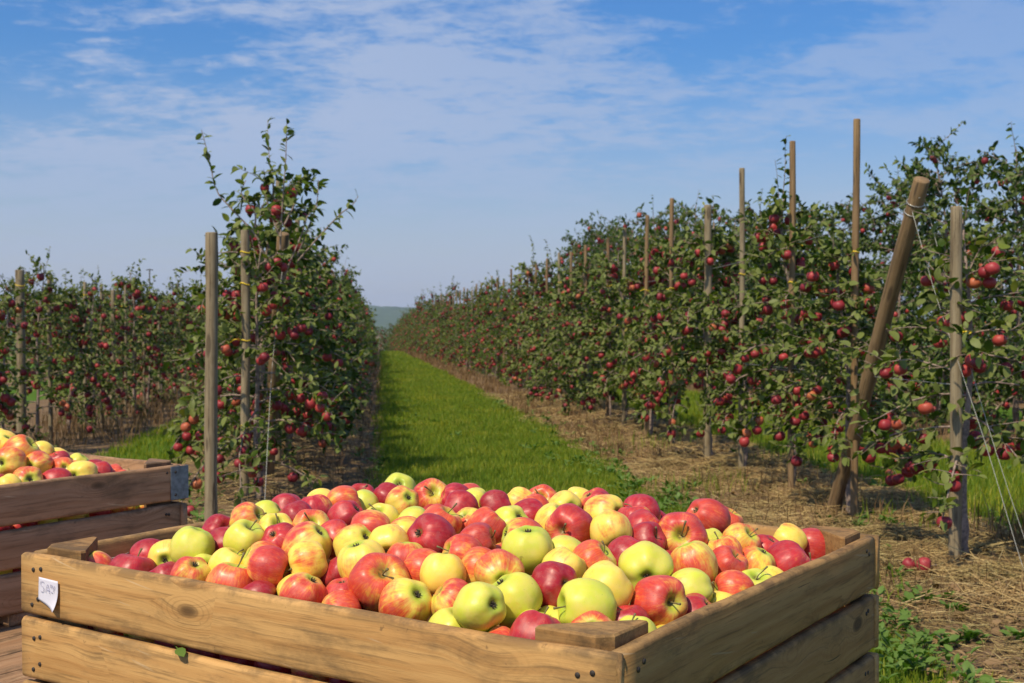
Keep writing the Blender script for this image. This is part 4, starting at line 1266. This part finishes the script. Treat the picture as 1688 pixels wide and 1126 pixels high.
# tree at the head of the left row, with its long shoots
Y0 = 8.62; root0 = row(8.66, -.86); X0 = root0.x
def lp(x, y, dy=0): return ((x - 844) / F * Y0 - X0, dy, EYE + (HOR - y) / F * Y0)
EX = [[lp(448, 450), lp(432, 406), lp(411, 379), lp(387, 354), lp(363, 325), lp(354, 286), lp(346, 252), lp(339, 226)],
      [lp(426, 384), lp(425, 360), lp(404, 330), lp(411, 308)],
      [lp(466, 430), lp(469, 370), lp(472, 325), lp(476, 271), lp(478, 212)],
      [lp(500, 440, -.1), lp(535, 400, -.1), lp(568, 365, -.1), lp(586, 352, -.1), lp(597, 336, -.1)],
      [lp(490, 430, .1), lp(508, 385, .1), lp(522, 345, .1), lp(526, 305, .1)],
      [lp(470, 470), lp(500, 400), lp(512, 365), lp(535, 345)],
      [lp(440, 470), lp(405, 430), lp(380, 425), lp(330, 432)],
      [lp(466, 400), lp(450, 360), lp(442, 330)], [lp(474, 380), lp(492, 340), lp(489, 312)]]
KL0 = Kind(181, 1.78, .95, 32, nap=84, dens=.98, z0=.26, leaf=.072, extra=EX)
KL1 = [Kind(190 + q, 2.12, .98, 36, lm='leaf_dark', nap=72, dens=1.1, z0=.24, leaf=.074) for q in range(2)]

def ordn(i): return ORD[i]
TREES = 0
rt = random.Random(9)
post_s_R = [5.92, 7.25, 8.40, 9.57, 10.57, 11.92, 13.0, 14.2, 15.2, 16.7, 17.9, 19.1, 20.4]
post_z_R = [1.86, 2.53, 2.57, 2.53, 2.33, 2.53, 2.46, 2.42, 2.37, 2.38, 2.36, 2.42, 2.40]
while post_s_R[-1] < 76: post_s_R.append(post_s_R[-1] + 1.22); post_z_R.append(2.36 + rt.uniform(-.1, .12))
def along(i, n_named, name_fmt, far_lab):
    return name_fmt.format(ordn(i)) if i < n_named else far_lab
for i, s in enumerate(post_s_R):
    l = 2.92 + curve_r(s) + rt.uniform(-.04, .04); st = s + .16
    kind = K0 if i == 0 else (KR[(i * 3 + 1) % 5] if i < 7 or i % 4 == 0 else KRL[i % 3])
    h = 1.0 if i else 1.0
    p = row(st, l + (.12 if i == 0 else .05)); p.z = float(gh(p.x, p.y)) - .02
    sc = rt.uniform(.86, 1.04) * (.90 if i in (1, 2, 3) else 1)
    plant(kind, p, rt.uniform(0, 6.28), sc, along(i, 18, '{} apple tree from the near end of the row right of the grass lane', 'small distant apple tree in the receding row right of the grass lane'), 'apple trees of the row right of the lane', s < 22)
i = 0; s = 8.66
while s < 76:
    if i == 0: plant(KL0, Vector((root0.x, root0.y, float(gh(root0.x, root0.y)) - .02)), 0, 1.0, 'apple tree with long leafy shoots heading the row left of the grass lane', 'apple trees of the row left of the lane', True)
    else:
        l = -.94 - .00005 * s * s; p = row(s, l); p.z = float(gh(p.x, p.y)) - .02
        plant((KL1 + KRL)[(i * 2 + 1) % 5], p, rt.uniform(0, 6.28), rt.uniform(.90, 1.04), along(i, 14, '{} apple tree from the near end of the row left of the grass lane', 'small distant apple tree in the receding row left of the grass lane'), 'apple trees of the row left of the lane', s < 17, flat=1.10)
    i += 1; s += 1.18 + rt.uniform(-.05, .05)
i = 0; s = 9.6
while s < 22.5:                       # far left row
    s += 1.2; l = -3.6; p = row(s, l); p.z = float(gh(p.x, p.y)) - .02
    plant(KF[i % 2] if i % 3 else KR[i % 5], p, rt.uniform(0, 6.28), rt.uniform(.74, .92), along(i, 12, '{} apple tree from the left in the far-left row beyond the side crate', ''), 'apple trees of the far-left row', s < 24)
    i += 1
i = 0
while s < 44:
    s += 1.2; p = row(s, -3.6); p.z = float(gh(p.x, p.y)) - .02
    plant(KF[i % 2], p, rt.uniform(0, 6.28), rt.uniform(.84, 1.02), 'small apple tree among the distant crowns of the far-left row', 'distant apple trees of the far-left row', False); i += 1
s = 24; i = 0
while s < 50:
    s += 1.25; p = row(s, -7.3); p.z = float(gh(p.x, p.y)) - .02
    plant(KR[(i * 3) % 5], p, rt.uniform(0, 6.28), rt.uniform(.9, 1.05), 'distant apple tree glimpsed behind the far-left row', 'apple trees behind the far-left row', False); i += 1
s = 9.6; i = 0
while s < 42:                       # taller row behind the right-hand one
    s += 1.45; p = row(s, 6.75 + rt.uniform(-.1, .1)); p.z = float(gh(p.x, p.y)) - .02
    sc = (1.27 + .019 * (s - 11)) * rt.uniform(.94, 1.07)
    plant(KT[i % 3], p, rt.uniform(0, 6.28), min(sc, 1.72), along(i, 14, '{} tree from the right in the taller dark row behind the right-hand posts', 'distant tree top of the taller row showing above the right-hand row'), 'apple trees of the taller row behind', s < 24, flat=.92); i += 1

s = 13; i = 0
while s < 40:
    s += 1.7; p = row(s, 10.6 + rt.uniform(-.1, .1)); p.z = float(gh(p.x, p.y)) - .02
    plant(KT[i % 3], p, rt.uniform(0, 6.28), rt.uniform(1.25, 1.5), 'dark tree seen only through gaps of the taller row on the right', 'apple trees two rows behind the right-hand row', False); i += 1

# bushes closing the far end of the lane
for q, (x, s) in enumerate([(612, 74), (636, 76), (655, 74.5)]):
    Yd = s; p = Vector(((x - 844) / F * Yd, Yd, 0)); p.z = float(gh(p.x, p.y)) - .1
    b = plant(KT[q], p, q * 2.0, .95, ['dark bush at the left of the far end of the grass lane', 'dark bush in the middle of the far end of the grass lane', 'dark bush at the right of the far end of the grass lane'][q], 'bushes closing the far end of the lane', False, 'bush', 1.2)
    b['category'] = 'bush'

# ------------------------------------------------------------------ posts with yellow ties
def post_mesh(H, r, seed, m):
    g = Geo(); q = np.random.RandomState(seed); zs = np.concatenate([np.linspace(-.15, H - .006, 14), [H]])
    rad = r * (1.04 - .08 * np.clip(zs / H, 0, 1)) * (1 + .03 * q.randn(15)); rad[-1] = rad[-2] * .93
    tube(g, np.stack([.004 * np.sin(zs * 3 + seed), .004 * np.cos(zs * 2 + seed), zs], -1), rad, 14)
    return g.build('stake', M[m])
def tie_mesh(r, seed):
    q = random.Random(seed); g = Geo(); a0 = q.uniform(0, 6.28)
    P = [((r + .002) * math.cos(a), (r + .002) * math.sin(a), .006 * math.sin(a * 2)) for a in np.linspace(0, 6.283, 17)]
    tube(g, P, .0042, 5)
    P = [((r + .002) * math.cos(a0), (r + .002) * math.sin(a0), .002), ((r + .05) * math.cos(a0 + .2), (r + .05) * math.sin(a0 + .2), .012), ((r + .07) * math.cos(a0 - .3), (r + .07) * math.sin(a0 - .3), -.012)]
    tube(g, crom(P, 7), .0038, 5)
    return g.build('tie', M['tie'])
def post(p, H, r, m, ties, label, group, tilt=(0, 0), seed=0):
    o = empty('wooden_post', p); o.rotation_euler = (tilt[0], tilt[1], 0); tag(o, label, 'post', group)
    link('stake', post_mesh(H, r, seed, m), o)
    for k, z in enumerate(ties): link('tie', tie_mesh(r, seed * 7 + k), o, (0, 0, z), (rt.uniform(-.25, .25), rt.uniform(-.2, .2), 0))
    return o
TIES = [(1.18, ), (1.66, 1.02), (1.78, 1.50, 1.3), (1.62, 1.05), (1.35, .95), (1.98, 1.58, 1.36), (1.6, ), (1.75, 1.2), (1.7, 1.5), (1.95, 1.4), (1.6, ), (1.9, 1.5), (1.5, 1.2)]
gp = 'stakes of the row right of the lane'
for i, s in enumerate(post_s_R):
    if s > 48: break
    l = 2.92 + curve_r(s); p = row(s, l); p.z = float(gh(p.x, p.y))
    r = .030 if i == 0 else (.034 if i == 4 else .0225)
    near = i < 13
    lab = f'{["short grey-green", "tallest thin brown", "tall thin brown"][i] if i < 3 else "thin grey"} wooden post, {ordn(i)} from the near end of the right-hand row' if i < 16 else 'small distant wooden post in the receding right-hand row'
    post(p, post_z_R[i] - p.z, r, 'post' if i in (0, 4) or i % 4 == 3 else 'anchor', TIES[i] if near else (1.6 + rt.uniform(-.3, .3), ), lab, gp, (rt.uniform(-.006, .006), rt.uniform(-.004, .004)), i)
# left row
gl_ = 'posts of the row left of the lane'
for j, (s, l, H, r, m, ties, lab) in enumerate([(6.87, -.95, 1.77, .035, 'post', (), 'plain round grey post standing free between the two crates'),
        (8.49, -.95, 1.91, .031, 'post', (1.70, 1.48, 1.10, .50), 'grey post with several yellow ties at the head of the left row'),
        (10.96, -.93, 2.56, .026, 'post', (1.9, 1.3), 'thin post rising highest among the leaves of the left row head'),
        (12.2, -.94, 2.40, .03, 'post', (2.15, 1.7), 'thin post behind the highest one in the left row'),
        (13.4, -.95, 2.42, .028, 'post', (1.9, ), 'post half hidden in the left row, fifth from its near end')]):
    p = row(s, l); p.z = float(gh(p.x, p.y)); post(p, H - p.z, r, m, ties, lab, gl_, (rt.uniform(-.01, .01), rt.uniform(-.01, .01)), 60 + j)
for j in range(11):
    s = 14.8 + 2.4 * j; p = row(s, -.96 - .00005 * s * s); p.z = float(gh(p.x, p.y))
    post(p, 2.25 - p.z + rt.uniform(-.1, .1), .026, 'post', (1.7, ), 'small distant wooden post inside the receding left row', gl_, (0, 0), 80 + j)
# far-left row posts from the photograph
for j, (x, y, rad) in enumerate([(34, 445, .045), (82, 455, .022), (140, 465, .022), (167, 468, .020), (186, 478, .03), (207, 470, .018), (222, 482, .02), (237, 486, .018), (262, 495, .02), (296, 500, .025), (333, 512, .02)]):
    k = (x - 844) / F; s = (-4.8 * math.cos(RA) + k * 4.8 * -math.sin(RA) * -1 * 1) / (k * math.cos(RA) + math.sin(RA))
    s = (math.cos(RA) * -3.6 - k * math.sin(RA) * -3.6) / (k * math.cos(RA) + math.sin(RA))
    p = row(s, -3.6); p.z = float(gh(p.x, p.y)); H = EYE + (HOR - y) / F * p.y - p.z
    post(p, H, rad, 'post', (H - .15, ) if j in (0, 2) else ((H - .3, ) if j % 2 else ()), f'{"thick dark" if j == 0 else "thin"} post, {ordn(j)} from the left in the far-left row', 'posts of the far-left row', (0, 0), 100 + j)
p = row(20.6, -4.75); p.z = float(gh(p.x, p.y))
mp = empty('metal_pole', Vector(((247 - 844) / F * 20.5, 20.5, 0))); tag(mp, 'thin dark metal pole with crossbar rising above the far-left row', 'pole')
g = Geo(); tube(g, [(0, 0, 0), (0, 0, 2.22)], .011, 8); link('pole', g.build('pole', M['steel']), mp)
g = Geo(); tube(g, [(-.055, 0, 2.20), (0, 0, 2.21), (.055, 0, 2.20)], .009, 6); link('crossbar', g.build('crossbar', M['steel']), mp)

# leaning anchor posts
def slanted(a, b, r, label, seed):
    a, b = Vector(a), Vector(b); o = empty('anchor_post', a); tag(o, label, 'post', 'leaning anchor posts')
    v = (b - a); o.rotation_mode = 'QUATERNION'; o.rotation_quaternion = v.to_track_quat('Z', 'Y')
    link('stake', post_mesh(v.length, r, seed, 'anchor'), o)
    for z in (v.length - .14, v.length - .20):
        g = Geo(); P = [((r + .001) * math.cos(q), (r + .001) * math.sin(q), z + .004 * math.sin(q)) for q in np.linspace(0, 12.56, 33)]; tube(g, P, .0022, 5); link('wire_wrap', g.build('wire_wrap', M['wire']), o)
    return b
a0 = row(7.62, 2.90); a0.z = 0
top = px2w(1518, 296, 6.6)
slanted(a0, top, .047, 'thick brown anchor post leaning towards the camera in the right-hand row', 31)
a1 = row(9.9, -.93); t1 = px2w(467, 385, 9.0)
slanted((a1.x, a1.y, 0), t1, .045, 'thick brown anchor post half buried in leaves of the left row', 32)

def wire(name, pts, r, m, label, cat, n=24):
    g = Geo(); tube(g, crom(pts, n), r, 5); tag(link(name, g.build(name, M[m])), label, cat)
tw = top + Vector((-.01, 0, -.10))
P = [tw, px2w(1412, 370, 7.53), px2w(1310, 402, 8.66), px2w(1200, 437, 10.3)]
for s in (15, 22, 32, 46): q = row(s, 2.92 + curve_r(s), 1.72); P.append(q)
wire('trellis_wire', P, .0022, 'wire', 'steel trellis wire running from the leaning anchor post along the right-hand row', 'wire', 60)
q1 = px2w(1503, 350, 6.55); q2 = px2w(1545, 495, 6.3); q3 = px2w(1620, 715, 6.0); q4 = px2w(1688, 935, 5.75); q5 = px2w(1712, 985, 5.55)
wire('guy_wire', [q1, q2, q3, q4, q5], .0014, 'cord', 'left one of two pale guy lines from the leaning anchor post to the ground', 'wire')
wire('guy_wire', [px2w(1530, 352, 6.55), px2w(1575, 520, 6.3), px2w(1638, 730, 6.0), px2w(1706, 935, 5.75), px2w(1720, 985, 5.55)], .0012, 'cord', 'right one of two pale guy lines from the leaning anchor post to the ground', 'wire')
wire('guy_wire', [px2w(466, 440, 8.95), px2w(455, 540, 8.6), px2w(446, 640, 8.25), px2w(434, 860, 7.6)], .0016, 'cord', 'pale guy line beside the brown anchor post of the left row', 'wire')
wire('trellis_wire', [t1 + Vector((0, 0, -.1)), row(12.2, -.94, 1.75), row(20, -.96, 1.70), row(34, -1, 1.7)], .002, 'wire', 'thin trellis wire strung through the left row', 'wire', 40)
wire('trellis_wire', [row(10, -3.6, 1.72), row(16, -3.6, 1.70), row(24, -3.6, 1.66), row(40, -3.6, 1.7)], .002, 'wire', 'thin trellis wire strung along the far-left row', 'wire', 40)

wire('trellis_wire', [row(5.95, 2.92, .95)] + [row(a, 2.92 + curve_r(a), .95) for a in (9, 14, 20, 30)], .0018, 'wire', 'lower trellis wire stretched low through the right-hand row', 'wire', 40)
# windfall apples
for q, (x, y, rr, lab) in enumerate([(1500, 948, .034, 'left windfall apple of the pair in the straw right of the crate'), (1525, 951, .040, 'larger windfall apple of the pair in the straw right of the crate'),
        (1467, 780, .034, 'windfall apple in the grass behind the right row posts'), (312, 856, .036, 'windfall apple in the grass beside the metal corner plate'), (905, 742, .0, ''), (1672, 747, .035, 'orange windfall apple at the far right under the tall row')]):
    if not rr: continue
    Yd = EYE * F / (y + rr * 2000 / 6 * .8 - HOR); X = (x - 844) / F * Yd
    o = link('windfall_apple', TA[q % 3], None, (X, Yd, float(gh(X, Yd)) + rr * .95 + .022), (1.1 * q + .4, .5, q)); o.scale = (rr, rr, rr * .93)
    tag(o, lab, 'apple', 'windfall apples'); link('stem', SM[q % 5], o)

# ------------------------------------------------------------------ haze
m, t, b, o = mat('haze_air'); t.n.remove(b)
vol = t.node('ShaderNodeVolumePrincipled'); vol.inputs['Color'].default_value = (.62, .76, .98, 1); vol.inputs['Density'].default_value = .00028; vol.inputs['Anisotropy'].default_value = .2
t.l.new(vol.outputs[0], o.inputs['Volume'])
g = Geo(); boxg(g, (-2300, -60, -14), (2300, 2300, 60))
hzo = link('haze', g.build('haze', m, False)); tag(hzo, kind='stuff')
